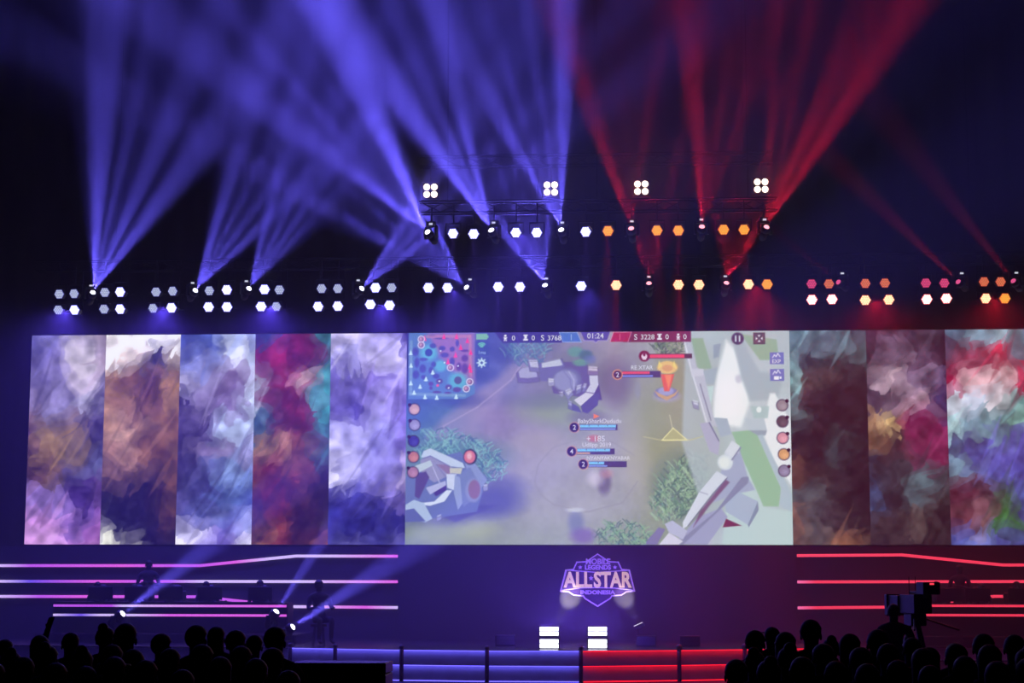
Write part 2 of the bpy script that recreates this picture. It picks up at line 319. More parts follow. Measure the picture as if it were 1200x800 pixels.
P.ell(570,590,42,16,(80,85,155),.75,.4); P.ell(590,572,25,14,(85,90,155),.6,.5); P.poly([(565,592),(587,592),(560,602),(535,612),(520,606)], (80,82,150), .7, 1.5)
P.ell(640,470,42,10,(110,115,150),.5,.5); P.ell(722,450,20,26,(110,95,125),.6,.4); P.ell(690,490,22,8,(120,110,150),.6,.4)
def grass(cx, cy, rx, ry, n, cols, seed, L=9, rot=0):
    g = random.Random(seed)
    for _ in range(n):
        a = g.random()*2*PI; r = math.sqrt(g.random()); x = rx*r*math.cos(a); y = ry*r*math.sin(a)
        x, y = cx + x*math.cos(rot)-y*math.sin(rot), cy + x*math.sin(rot)+y*math.cos(rot)
        t = -PI/2 + g.uniform(-.9, .9); l = L*g.uniform(.5, 1.2); c = g.choice(cols)
        P.line([(x, y), (x+l*.5*math.cos(t), y+l*.5*math.sin(t)), (x+l*math.cos(t+.4*(1 if t > -PI/2 else -1)), y+l*math.sin(t+.4))], g.uniform(.9, 1.6), c, .75)
P.ell(545,536,50,22,(90,130,150),.6,.4)
grass(540,538,58,24,330,[(110,165,175),(85,130,155),(130,185,185),(75,110,150),(140,190,190)],1,11,.35)
grass(618,415,26,18,110,[(100,140,175),(85,115,165),(130,170,185)],2,10)
P.ell(798,572,30,38,(95,125,115),.7,.4)
grass(798,575,24,46,360,[(125,165,135),(95,135,110),(150,185,145),(75,105,100),(165,195,160)],3,9,.65)
grass(730,634,34,18,190,[(125,170,140),(90,130,115),(150,190,150),(80,110,110)],4,9)
grass(785,408,18,12,90,[(110,130,110),(80,90,90),(130,150,110)],5,7)
def rock(pts, top, side, cut=.45):
    P.poly(pts, side); c = np.mean(pts, 0); P.poly([(c[0]+(x-c[0])*.8, c[1]-1.2+(y-c[1])*.8-(1.5 if y < c[1] else 3)) for x, y in pts], top, .9, .7)
    P.line(list(pts)+[pts[0]], .6, tuple(v*.7 for v in side), .5)
# stone ruin, upper middle
P.poly([(690,432),(700,432),(707,470),(690,470)], (95,75,140)); P.poly([(640,425),(690,425),(695,468),(650,462)], (110,95,155))
rock([(606,438),(612,432),(622,430),(632,438),(634,448),(620,450),(608,449)], (180,180,215), (120,110,170))
rock([(619,424),(632,424),(634,437),(622,436)], (200,200,225), (130,125,180))
rock([(633,427),(660,421),(664,430),(652,438),(645,447),(634,446)], (205,210,225), (120,115,175))
P.poly([(634,432),(662,429),(652,440),(646,448),(635,447)], (118,112,172))
P.ell(666,446,17,14,(120,118,170)); P.ell(664,447,14,12,(150,150,195)); P.line([(668,436),(674,446),(674,458)], 1.4, (185,185,220), .8); P.line([(662,436),(670,446),(671,458)], .8, (110,108,165), .8)
rock([(643,446),(651,447),(651,453),(644,454)], (215,215,230), (160,158,195)); rock([(662,461),(670,458),(674,463),(667,470)], (200,200,220), (140,140,185))
rock([(655,463),(662,462),(661,467)], (210,210,225), (160,160,190)); rock([(677,455),(684,453),(682,461),(676,464)], (200,200,225), (130,128,180)); rock([(686,452),(690,453),(687,461),(683,460)], (190,190,220), (130,125,180))
rock([(690,432),(703,433),(703,441),(690,440)], (215,205,220), (140,120,165))
P.poly([(692,441),(702,441),(703,452),(698,462),(688,460),(693,452)], (205,205,225)); P.poly([(674,470),(688,461),(698,463),(682,477)], (215,212,228))
P.poly([(682,477),(698,463),(704,462),(702,476),(690,486),(684,484)], (95,85,150)); P.poly([(671,473),(680,478),(683,485),(672,482)], (100,95,160)); rock([(667,472),(672,474),(672,482),(667,480)], (170,170,210), (120,118,170))
P.ell(676,413,9,6,(105,160,150),.8,.3); P.ell(688,417,8,6,(80,110,130),.8,.3); P.ell(682,426,9,4,(110,165,140),.8,.3); P.ell(693,422,7,5,(110,120,180),.6,.4)
# stone ruin, lower left
P.poly([(476,560),(500,540),(540,530),(572,560),(560,600),(520,606),(476,612)], (105,120,175))
P.poly([(493,540),(505,531),(530,540),(530,556),(510,566),(495,556)], (150,150,185)); P.poly([(512,545),(528,545),(528,558)], (140,105,140), .7)
P.poly([(494,536),(497,529),(505,526),(530,537),(543,543),(546,549),(528,547),(505,535),(496,537)], (195,210,230)); P.line([(496,538),(505,535),(528,547)], 1.2, (110,115,170), .9)
P.poly([(546,543),(558,544),(572,563),(565,573),(555,562),(548,552)], (140,155,200)); P.poly([(538,556),(552,548),(560,562),(556,585),(545,594),(537,580)], (120,135,185))
P.ell(556,575,9.5,14,(140,150,195)); P.ell(557,574,7,11,(140,110,145)); P.poly([(528,549),(543,549),(541,556),(528,555)], (200,200,185))
P.poly([(524,556),(536,556),(533,575),(525,572)], (205,215,235)); P.poly([(534,557),(540,560),(543,590),(538,598),(533,578)], (150,165,205))
P.poly([(488,556),(500,553),(504,560),(492,585),(487,582)], (90,75,135)); P.poly([(492,590),(510,588),(524,575),(531,575),(522,588),(505,593),(495,592)], (215,225,240)); P.poly([(507,576),(524,568),(524,575),(512,582)], (75,60,135))
P.poly([(500,572),(523,564),(524,569),(505,580)], (180,185,220)); P.poly([(476,592),(486,586),(498,590),(508,608),(500,612),(476,609)], (175,195,220)); P.poly([(476,598),(486,596),(500,611),(476,612)], (95,105,165))
P.poly([(478,553),(488,546),(505,540),(508,546),(492,554)], (190,205,215)); P.line([(508,548),(516,566)], 1.2, (190,190,220)); P.line([(512,545),(524,560)], 1, (120,120,170))
rock([(513,607),(519,605),(518,609),(513,611)], (200,205,225), (150,155,200)); rock([(567,571),(573,570),(573,575),(568,576)], (200,205,225), (150,155,200))
# pale terraces and water, right
P.poly([(806,389),(927,389),(927,638),(835,638),(800,520)], (182,196,202), .75, 2)
P.poly([(812,398),(826,398),(836,434),(820,434)], (150,178,150), 1, 1); P.poly([(870,393),(912,400),(914,424),(892,424)], (150,180,155), 1, 1)
P.poly([(853,400),(862,410),(877,450),(879,475),(870,500),(868,503),(836,495),(842,440)], (236,242,242), 1, 2.5); P.ell(855,470,16,28,(248,246,248),.8,.4); P.ell(867,446,4,5,(190,190,205),.7,.4)
P.poly([(826,436),(843,432),(838,452),(824,452)], (165,180,188), 1, 1); P.poly([(862,405),(872,402),(892,438),(920,440),(912,470),(880,472),(870,445)], (168,184,192), 1, 2)
P.poly([(824,454),(838,454),(834,480),(830,478)], (195,220,215), .9, 1); P.poly([(838,406),(847,404),(844,420),(838,422)], (150,165,178), 1, .8)
P.poly([(903,463),(909,463),(926,495),(926,570),(905,540),(893,505)], (232,238,240), 1, 1.5); P.poly([(880,478),(902,478),(900,492),(884,492)], (170,195,195), .9, 1); P.ell(890,482,3,3.5,(230,240,240))
P.poly([(837,491),(853,492),(858,510),(845,514)], (168,182,196), 1, .7); P.poly([(873,492),(896,493),(899,506),(878,506)], (185,200,208), 1, .7); P.poly([(878,506),(899,506),(897,512),(880,512)], (150,165,180), 1, .7)
P.poly([(858,508),(878,506),(888,512),(914,573),(911,594),(893,594),(874,548)], (150,190,158), 1, .8); P.poly([(888,512),(893,511),(926,580),(926,600),(912,594),(914,573)], (175,195,205), 1, .8)
P.poly([(854,560),(874,548),(893,594),(926,600),(926,638),(845,638)], (190,214,212), .9, 1.5)
P.poly([(803,398),(810,398),(818,432),(826,436),(838,494),(842,502),(828,500),(815,450),(806,420)], (190,194,206), 1, .7); P.line([(804,400),(812,436),(822,470),(830,500)], 1.6, (220,224,230)); P.line([(822,452),(834,494)], 1.2, (125,125,150)); P.poly([(812,434),(826,434),(826,442),(812,443)], (205,208,218))
P.poly([(821,498),(833,496),(844,520),(842,535),(832,530)], (178,178,200), 1, .6); P.line([(832,497),(843,518)], 1.4, (115,115,150)); rock([(812,472),(820,474),(820,482),(814,480)], (215,220,228), (150,150,175))
P.poly([(852,528),(866,525),(876,560),(884,575),(860,580),(835,590)], (165,175,200), 1, .8); P.poly([(862,576),(887,588),(875,615),(850,600),(848,586)], (170,185,205), 1, .5); P.poly([(875,615),(887,588),(888,598),(876,618)], (130,145,170), 1, .5)
P.poly([(790,637),(818,606),(844,596),(852,606),(828,638)], (160,165,195), 1, .6); P.poly([(838,600),(869,560),(877,560),(876,567),(800,638),(790,638)], (135,140,170), 1, .6); P.poly([(820,600),(850,563),(855,566),(832,592),(812,618)], (115,75,110), .85, 1)
P.poly([(800,612),(819,578),(840,553),(852,560),(835,578),(806,616),(800,620)], (212,220,230), 1, .5); P.line([(820,577),(829,580)], .8, (150,155,180)); P.line([(806,616),(835,580),(852,561)], 1, (110,115,145))
P.ell(850,543,9,9,(215,225,228)); P.ell(849,543,6,6,(228,236,232)); P.poly([(849,532),(858,518),(867,524),(866,532),(858,538)], (215,222,230)); P.line([(858,540),(868,526)], 2, (140,145,175))
P.poly([(779,614),(788,610),(805,622),(800,632),(784,624)], (185,190,212)); P.poly([(758,634),(772,618),(780,620),(770,638),(757,638)], (130,125,165)); P.poly([(772,638),(784,624),(800,634),(795,638)], (215,215,228)); P.poly([(846,618),(868,616),(850,608)], (120,50,80))
# glowing turret
P.ell(783,466,15,7,(170,165,190),.8,.3); P.ell(782,462,14,7,(130,130,175)); P.ell(782,460,9,5,(165,165,205)); P.poly([(768,459),(773,466),(783,471),(793,465),(797,458),(791,463),(783,466),(775,463)], (205,165,120))
P.poly([(776,440),(792,440),(786,460),(780,460)], (235,100,80), 1, .8); P.poly([(781,441),(789,441),(785,458)], (255,150,100), .9, .8); P.ell(784,432,12,7.5,(235,195,120)); P.ell(784,433,6,4,(225,165,110)); P.poly([(774,424),(778,430),(773,434)], (240,215,120)); P.poly([(792,424),(790,430),(795,434)], (240,215,120))
P.line([(755,513),(780,518),(810,517),(824,513)], 1, (205,200,140), .8); P.poly([(777,517),(790,503),(806,517)], (205,200,130), .55); P.line([(777,517),(790,503),(806,517),(777,517)], 1, (240,235,170)); P.line([(786,488),(789,503)], .8, (225,222,180), .8)
# overview map, upper left
P.poly([(478,389),(557,389),(557,462),(545,468),(478,468)], (95,135,195), .9); P.poly([(500,389),(557,389),(557,450),(540,446),(515,418)], (175,110,175), .75, 3)
for x, y, r in [(502,413,10),(537,447,11),(516,429,7)]: P.ell(x, y, r, r*.95, (100,185,210), .9, .3)
P.ell(502,413,4.5,4.5,(60,80,165)); P.ell(537,446,4.5,4.5,(90,90,140))
g_ = random.Random(5)
for x, y, rx, ry in [(486,412,4,5),(488,425,3,6),(495,432,4,5),(487,439,4,5),(505,434,3,4),(511,441,4,3),(507,405,4,3),(518,408,4,3),(530,409,3,3),(521,416,5,3),(530,424,3,5),(545,420,4,4),(545,432,4,6),(538,430,3,5),(536,457,5,3),(526,454,4,3),(505,450,3,2.5),(512,460,5,1.5),(525,461,4,1.5),(496,442,3,2.5),(505,455,2,2),(508,427,3,3),(517,396,8,1.4),(536,402,2,4),(545,411,5,1.5),(506,393,4,1.3),(496,421,5,2),(515,447,4,3)]:
    P.ell(x, y, rx, ry, (75,75,165) if x+y < 955 else (95,65,150), .85, .25)
P.line([(481,400),(481,462),(545,464)], 3.5, (140,175,205), .6); P.line([(500,394),(551,394),(552,440)], 3.5, (205,140,165), .6)
for x, y in [(480.5,413),(481,428),(481,449),(485,460),(492,453),(499,444),(507,436),(498,465),(512,466),(535,465)]: P.poly([(x-2,y+2.5),(x+2,y+2.5),(x+1,y-1),(x,y-3),(x-1,y-1)], (205,235,245)); P.ell(x, y+2, 2.4, 1, (205,235,245))
for x, y in [(497,396),(520,394),(535,394),(548,399),(540,407),(552,413),(534,416),(525,424),(551,430),(552,434)]: P.poly([(x-2.4,y+3),(x+2.4,y+3),(x+1,y-1),(x,y-4),(x-1,y-1)], (250,70,140))
for x, y in [(493,397),(493,404),(528,431),(547,456),(551,448)]: P.ell(x, y, 4.3, 4.3, (225,220,235)); P.ell(x, y, 3.1, 3.1, (140,95,150)); P.ell(x-.6, y-.4, 1.6, 1.8, (200,160,180))
for x, y in [(516,411),(521,425),(515,447),(526,455),(537,429)]: P.ell(x, y, 1, 1, (225,240,235))
P.ell(513,452,1.6,1.6,(240,90,140))
# status icons
P.rect(558.5,391,571.5,398,(130,190,165)); P.rect(571.5,393,573,396,(130,190,165)); P.rect(557,400,574,417,(65,85,165),.6); P.rect(557,419,574,432,(65,85,165),.6)
for r in (6, 4, 2): P.line([(565+r*math.sin(a/4), 408-r*math.cos(a/4)) for a in range(-3, 4)], 1.1, (120,215,180), .95)
P.ell(565,425.5,4,4,(200,225,235))
for a in range(8): P.line([(565+3.5*math.cos(a*PI/4), 425.5+3.5*math.sin(a*PI/4)), (565+5.4*math.cos(a*PI/4), 425.5+5.4*math.sin(a*PI/4))], 1.5, (200,225,235))
P.ell(565,425.5,1.6,1.6,(65,85,165))
# score bar
P.poly([(580,389),(660,389),(664,402),(590,402)], (70,60,145), .95); P.poly([(738,389),(812,389),(812,402),(732,402)], (130,45,85), .95)
P.poly([(657,390),(678,390),(683,401.5),(661,401.5)], (85,120,200)); P.line([(657,390),(678,390),(683,401.5),(661,401.5),(657,390)], .7, (160,185,230))
P.poly([(717,401.5),(721,390),(742,390),(738,401.5)], (180,45,90)); P.line([(717,401.5),(721,390),(742,390),(738,401.5)], .7, (225,150,175))
P.poly([(682,389),(717,389),(713,400),(703,400),(700,402),(697,400),(687,400)], (95,80,165)); P.line([(683,398),(687,400),(697,400),(700,402.5),(703,400),(713,400),(716,397)], .7, (180,165,215))
WH = (238,238,246)
for x in (617, 775): P.rect(x-2.6,392.5,x+2.6,394,WH); P.rect(x-1.4,394,x+1.4,397.4,WH); P.rect(x-2.8,397.4,x+2.8,399.4,WH)
for x in (593, 797): P.ell(x,393.6,1.5,1.3,WH); P.poly([(x-2.6,395.4),(x+2.6,395.4),(x+1.2,397.4),(x+2,399.8),(x+.5,399.8),(x,397.8),(x-.5,399.8),(x-2,399.8),(x-1.2,397.4)],WH)
# round buttons and tags at the right
P.ell(866.5,398.6,7.2,7.2,(75,60,95)); P.rect(863.4,395,865,402.2,(220,235,240)); P.rect(868,395,869.6,402.2,(220,235,240))
P.rect(884.6,391.6,898.6,405.6,(95,75,90)); 
for dx, dy in [(0,-4),(4,0),(0,4),(-4,0)]: P.poly([(891.6+dx+(1.8 if dy else 0),398.6+dy+(1.8 if dx else 0)),(891.6+dx-(1.8 if dy else 0),398.6+dy-(1.8 if dx else 0)),(891.6+dx*.4,398.6+dy*.4)], (225,235,240))
for y in (422, 441.5):
    P.rect(903.5,y-7,920,y+7,(115,120,190)); P.line([(907,y-1),(909,y-4),(911,y-2),(913,y-5.5),(915.5,y-2)], 1, WH)
P.rect(908,443,914,447,WH); P.rect(914.5,443.5,917,446,WH)
# round badges (plain coloured discs)
for x, y, c in [(485.5,480,(200,160,160)),(486,498.5,(150,145,190)),(485,517.5,(60,55,150)),(485,536,(190,120,120)),(484.5,554,(170,120,150)),(917,477,(150,135,145)),(917,496,(90,70,85)),(917,515,(215,150,165)),(918,534,(215,160,110)),(918,553,(140,130,160))]:
    P.ell(x,y,7,7,(60,45,80)); P.ell(x,y,6.1,6.1,c); P.ell(x+1,y+1.5,3.4,3,tuple(min(255,v+32) for v in c),.6,.5); P.ell(x+(5.6 if x > 700 else -5.6),y-5,2.1,2.1,(50,15,55))
P.ell(552,536,8,9,(45,40,80)); P.ell(551.4,536,6.8,7.6,(215,120,135)); P.ell(551,535,3,4,(240,200,200),.8,.4)
# name plates: level discs and bars
for x, y, x2, hp, cb, c2 in [(674.6,502,725,.98,(130,205,245),.97),(671.5,530,721.5,.9,(130,205,245),.35),(685,545,735.5,.42,(130,205,245),.5)]:
    P.rect(x+4,y-3.4,x2,y+3.6,(80,65,120)); P.rect(x+6,y-3,x+6+(x2-x-7)*hp,y+.2,cb); P.rect(x+6,y+1.2,x+6+(x2-x-7)*c2,y+2.8,(140,165,240) if y != 530 else (225,180,150))
    for k in (.25,.5,.75): P.rect(x+6+(x2-x-7)*k,y-3,x+6.7+(x2-x-7)*k,y-1.4,(70,60,120))
    P.ell(x,y,6.3,6.3,(230,165,150)); P.ell(x-.4,y,5.4,5.6,(55,35,95))
P.rect(730,436,776,444,(90,65,110)); P.rect(731,436.6,763,439.6,(240,85,110)); P.rect(731,441,767,443.2,(130,140,225)); P.ell(725.4,440.2,6,6,(245,165,110)); P.ell(725.4,440.2,4.9,4.9,(85,45,85))
P.rect(762,416,813,421.6,(100,55,75)); P.rect(763,416.8,804,420.8,(245,80,110)); P.ell(757,418.6,6.4,6.4,(130,25,60)); P.ell(757,419,3.4,3.6,(235,215,225)); P.ell(757,417,1.6,1.8,(130,25,60)); P.rect(755,422,759,423,(235,215,225))
P.poly([(697,486),(704,489),(697,492)], (250,130,90)); P.ell(697,515,7,4,(210,90,110),.6,.4)
# small distant figures left as blurred colour marks
P.ell(709,566,8,14,(100,90,125),.75,.35); P.ell(699,562,9,8,(225,215,235),.6,.5); P.ell(712,556,7,5,(215,150,165),.5,.5); P.ell(749,459,3.5,10,(150,150,165),.75,.4)
P.ell(676,612,9,12,(120,130,175),.75,.4); P.ell(684,628,14,9,(120,95,175),.7,.4); P.ell(675,598,10,2.5,(210,215,225),.8,.4)
t = thing('video_screen', 'widest led screen in the middle, showing a game map seen from above', 'screen', ((SXL[-1]+SXR[0])/2, YW-.01, SZ0))
ox = t.location.x; HW = (SXR[0]-SXL[-1])/2
link('cabinet', MB().box((-HW+.005, .012, -.04), (HW-.005, .24, SZ1-SZ0+.04)).mesh('cabinet'), BLACK, t)
link('picture_panel', picture_mesh(P, -HW, HW, 0, SZ1-SZ0, 0.0, 'game_picture'), pm, t)
def text_mesh(txt, size, depth=0.0, bold=0.0, shear=0.0, sx=1.0):
    c = bpy.data.curves.new('lettering', 'FONT'); c.body = txt; c.size = size; c.align_x = 'CENTER'; c.align_y = 'CENTER'; c.extrude = depth
    c.offset = bold; c.shear = shear; c.resolution_u = 3; c.fill_mode = 'BOTH' if depth else 'FRONT'
    o = bpy.data.objects.new('tmp', c); COL.objects.link(o); dg = bpy.context.evaluated_depsgraph_get()
    me = bpy.data.meshes.new_from_object(o.evaluated_get(dg)); bpy.data.objects.remove(o)
    me.transform(Matrix.Rotation(PI/2, 4, 'X') @ Matrix.Diagonal((sx, 1, 1, 1))); me.materials.clear()
    return me
def scr_xz(px, py): return ((px-CX0)/(CX1-CX0)*2*HW-HW, (CY1-py)/(CY1-CY0)*(SZ1-SZ0))
TXW = mat('white_screen_lettering', (0, 0, 0), emit=.85, ecol=lin((240, 240, 248))); TXB = mat('blue_screen_lettering', (0, 0, 0), emit=.8, ecol=lin((170, 200, 255)))
TXR = mat('red_screen_lettering', (0, 0, 0), emit=.8, ecol=lin((255, 110, 140))); PXM = 2*HW/(CX1-CX0)
for txt, px, py, h, m_ in [('0',602.5,396.3,8,TXW),('0',626,396.3,8,TXW),('S',637,396.3,9,TXW),('3768',651,396.5,8,TXW),('1',671,395.8,9.5,TXB),('01:24',699.6,394.3,8.5,TXW),('1',728.5,395.8,9.5,TXR),
    ('S',747,396,9,TXW),('3228',761,396,8,TXW),('0',784,396,8,TXW),('0',805,396,8,TXW),('BabySharkDududu',704,494.6,6.6,TXW),('+ 185',699.5,515.5,9,TXW),('Udilpp 2019',700.5,522.4,6.6,TXW),('NYANYAKNYABAR',714,538,5.6,TXW),
    ('RE XTAR',754,432,6.2,TXW),('2',674.4,502.2,7.5,TXW),('4',671.2,530.2,7.5,TXW),('2',684.8,545.2,7.5,TXW),('2',725.4,440.4,7.5,TXW),('1ms',565,413,5.5,TXB),('EXP',911.5,425.5,5.8,TXW)]:
    x, z = scr_xz(px, py); link('lettering', text_mesh(txt, h*PXM*1.05, bold=.002), m_, t, (x, -.006, z))
# ------------------------------------------------------------------ the hall
def struct(name, me, m, **kw):
    o = link(name, me, m); o['kind'] = 'structure'
    for k, v in kw.items(): o[k] = v
    return o
DRAPE = mat('black_drape', (0.012, 0.011, 0.014), 0.95, noise=0.3, nscale=3, spec=.1)
FLOORM = mat('black_floor', (0.010, 0.010, 0.012), 0.45, noise=0.4, nscale=1.5)
STGM = mat('glossy_black_stage', (0.02, 0.02, 0.024), 0.22, noise=0.3, nscale=1.2, spec=.6)
FZ = -0.1
struct('floor', MB().box((-28, -4, FZ-.2), (28, 48, FZ)).mesh('floor'), FLOORM)
struct('ceiling', MB().box((-28, -4, 22), (28, 48, 22.3)).mesh('ceiling'), DRAPE)
struct('wall_left', MB().box((-28.3, -4, FZ-.2), (-28, 48, 22)).mesh('wall_left'), DRAPE)
struct('wall_right', MB().box((28, -4, FZ-.2), (28.3, 48, 22)).mesh('wall_right'), DRAPE)
bm = MB()          # pleated drape behind everything
N = 280; prev = None
for i in range(N+1):
    x = -28+56*i/N; y = 47.7+.09*math.sin(i*PI/2)+.05*math.sin(i*.7)
    a, b_ = bm.bm.verts.new((x, y, FZ)), bm.bm.verts.new((x, y, 22))
    if prev: bm.bm.faces.new((prev[0], a, b_, prev[1]))
    prev = (a, b_)
struct('wall_back', bm.mesh('wall_back', True), DRAPE)
def on_z(px, py, z):
    lo, hi = 5.0, 60.0
    for _ in range(50):
        m_ = (lo+hi)/2
        if at(px, py, m_).z > z: lo, hi = (m_, hi) if py > 686 else (lo, m_)
        else: lo, hi = (lo, m_) if py > 686 else (m_, hi)
    return at(px, py, m_)
# stage front line, bowed towards the hall
FPX = [(150, 756.6), (250, 757.4), (342, 758.2), (394.5, 759.2), (472, 760.6), (571.5, 761.6), (681, 762), (795.5, 761), (872, 760), (960, 758.6), (1060, 757)]
FR = [on_z(x, y, STG) for x, y in FPX]
xs_ = [p.x for p in FR]
FR = [Vector((-19, FR[0].y+1.2, STG))] + FR + [Vector((18, FR[-1].y+1.0, STG))]
bm = MB(); out = [(p.x, p.y) for p in FR] + [(18, 47.3), (-19, 47.3)]
A = [bm.bm.verts.new((x, y, FZ)) for x, y in out]; B = [bm.bm.verts.new((x, y, STG)) for x, y in out]
n = len(out)
for i in range(n): bm.bm.faces.new((A[i], A[(i+1) % n], B[(i+1) % n], B[i]))
bm.bm.faces.new(A[::-1]); bm.bm.faces.new(B)
struct('floor_stage', bm.mesh('stage_floor'), STGM)
# wall under the screens: a proud centre bay with the sign, two side bays with light lines
LOWM = mat('matt_stage_wall', (0.026, 0.026, 0.03), 0.75, noise=0.1, nscale=2)
xl, xr = at(466.5, 700, 44.9).x, at(934, 700, 44.9).x
struct('wall_centre', MB().box((xl, 44.9, STG), (xr, 45.2, SZ0-.045)).mesh('wall_centre'), LOWM)
struct('wall_left_bay', MB().box((-19, 45.02, STG), (xl, 45.2, SZ0-.045)).mesh('wall_left_bay'), LOWM)
struct('wall_right_bay', MB().box((xr, 45.02, STG), (18, 45.2, SZ0-.045)).mesh('wall_right_bay'), LOWM)
# ---- light lines on the side bays
def strip_mat(name, stops, strength=1.15):
    m = mat(name, (0, 0, 0), emit=strength, ecol=(1, 1, 1), sample=True); nt = m.node_tree; b = nt.nodes['Principled BSDF']
    tc = nt.nodes.new('ShaderNodeTexCoord'); sp = nt.nodes.new('ShaderNodeSeparateXYZ'); r = nt.nodes.new('ShaderNodeValToRGB')
    nt.links.new(tc.outputs['Generated'], sp.inputs[0]); nt.links.new(sp.outputs['X'], r.inputs[0]); nt.links.new(r.outputs[0], b.inputs['Emission Color'])
    e = r.color_ramp.elements; e[0].position, e[0].color = stops[0][0], (*lin(stops[0][1]), 1); e[1].position, e[1].color = stops[-1][0], (*lin(stops[-1][1]), 1)
    for p, c in stops[1:-1]: k = e.new(p); k.color = (*lin(c), 1)
    return m
PU, MA, LA, BL = (190, 90, 240), (225, 95, 225), (215, 190, 255), (110, 80, 235)
def path_strip(pts, Y, h=.07, d=.04):
    bm = MB(); P_ = [at(x, y, Y) for x, y in pts]
    for p, q in zip(P_[:-1], P_[1:]):
        dv = (q-p); L = dv.length; ang = math.atan2(dv.z, dv.x); M = Matrix.Translation(p) @ Matrix.Rotation(-ang, 4, 'Y')
        bm.box((-.004, -d, -h/2), (L+.004, 0, h/2), M)
    return bm.mesh('light_line')
ox_ = 0
LINES = [
 ('light_line', [(-70,662.5),(235,662.5),(347,651.3),(466,651.5)], [(0,BL),(.13,LA),(.2,PU),(.4,MA),(.55,PU),(.65,MA),(.72,LA),(.85,LA),(1,MA)], 'long purple light line bent upwards, highest on the left stage wall'),
 ('light_line', [(-70,680.8),(235,681),(466,681.4)], [(0,BL),(.13,LA),(.2,BL),(.35,MA),(.5,PU),(.58,LA),(.8,LA),(1,MA)], 'straight middle purple light line on the left stage wall'),
 ('light_line', [(-70,698.4),(235,699),(340,710.5),(466,711.6)], [(0,BL),(.13,LA),(.22,PU),(.32,MA),(.6,PU),(.72,MA),(.78,LA),(.93,MA),(1,LA)], 'lowest purple light line on the left stage wall, bent down behind the players'),
 ('light_line', [(934,650.8),(1057,650),(1175,661.8),(1290,661.8)], [(0,(250,70,100)),(.5,(250,60,90)),(1,(240,55,85))], 'red light line bent downwards, highest on the right stage wall'),
 ('light_line', [(934.5,681.6),(1290,681)], [(0,(250,110,170)),(.06,(245,60,90)),(1,(245,60,90))], 'straight middle red light line on the right stage wall'),
 ('light_line', [(935,712),(1057,711),(1165,698.5),(1290,698.5)], [(0,(250,110,170)),(.06,(245,60,90)),(1,(245,60,90))], 'lowest red light line on the right stage wall, behind the camera')]
for i, (nm, pts, stops, lab) in enumerate(LINES):
    o = link(nm, path_strip(pts, 45.0), strip_mat('led_line', stops)); tag(o, lab, 'light strip', 'led light lines on the stage side walls')
# ---- lit stage front: tiers of panels under led strips, with posts
FBL = mat('blue_stage_led', (0,0,0), emit=3.0, ecol=lin((95, 85, 235)), sample=True); FRD = mat('red_stage_led', (0,0,0), emit=2.6, ecol=lin((215, 20, 35)), sample=True)
GLB = mat('front_panel', (0.55, 0.55, 0.6), 0.55, noise=.08, nscale=4)
POST = mat('post_dark', (0.015, 0.014, 0.02), 0.5)
sf = thing('stage_front', 'low glowing stage front, blue left half and red right half', 'stage front', (XC, 39, FZ))
def sf_child(name, me, m, par=sf, loc=None):
    me.transform(Matrix.Translation(-Vector(sf.location))); return link(name, me, m, par, loc)
split = on_z(681, 762, STG)
segs = []
for i in range(len(FR)-1):
    p, q = FR[i].copy(), FR[i+1].copy(); blue = (p.x+q.x)/2 < split.x; segs.append((p, q, blue))
for p, q, blue in segs:
    d = (q-p); L = d.length; ang = math.atan2(d.y, d.x)
    lit = (q.x+p.x)/2 > FR[3].x-.1 and (q.x+p.x)/2 < FR[10].x
    for k, (zt, zb) in enumerate([(.525, .235), (.215, -.065)]):
        M = Matrix.Translation(Vector((p.x, p.y, 0))) @ Matrix.Rotation(ang, 4, 'Z')
        bm = MB(); vs = [bm.bm.verts.new(M @ Vector(c)) for c in ((0,-.03,zt),(L,-.03,zt),(L,-.15,zb),(0,-.15,zb),(0,-.005,zt),(L,-.005,zt),(L,-.005,zb),(0,-.005,zb))]
        for f in ((0,3,2,1),(4,5,6,7),(0,1,5,4),(3,7,6,2),(0,4,7,3),(1,2,6,5)): bm.bm.faces.new([vs[j] for j in f])
        fp = sf_child('front_panel', bm.mesh('front_panel'), GLB)
        sf_child('led_strip', MB().box((0, -.125, zt+.003), (L, -.04, zt+.019), M).mesh('led_strip'), (FBL if blue else FRD) if lit else POST)
        sf_child('ledge', MB().box((0, -.16, zt+.02), (L, 0, zt+.028), M).mesh('ledge'), POST)
for p, q, blue in segs[3:10]:
    d = q-p; M = Matrix.Translation(Vector((p.x, p.y, 0))) @ Matrix.Rotation(math.atan2(d.y, d.x), 4, 'Z')
    sf_child('led_strip', MB().box((0, -.175, FZ+.002), (d.length, -.15, FZ+.022), M).mesh('led_strip'), FBL if blue else FRD)
for (x, y) in FPX[2:9]:
    p = on_z(x-(0 if x > 700 else 0), y, STG)
    sf_child('post', MB().tube((p.x, p.y-.2, FZ), (p.x, p.y-.2, STG+.04), .045, 8).sphere((p.x, p.y-.2, STG+.05), .075 if x > 790 else .055, 8, 6).mesh('post', True), POST)

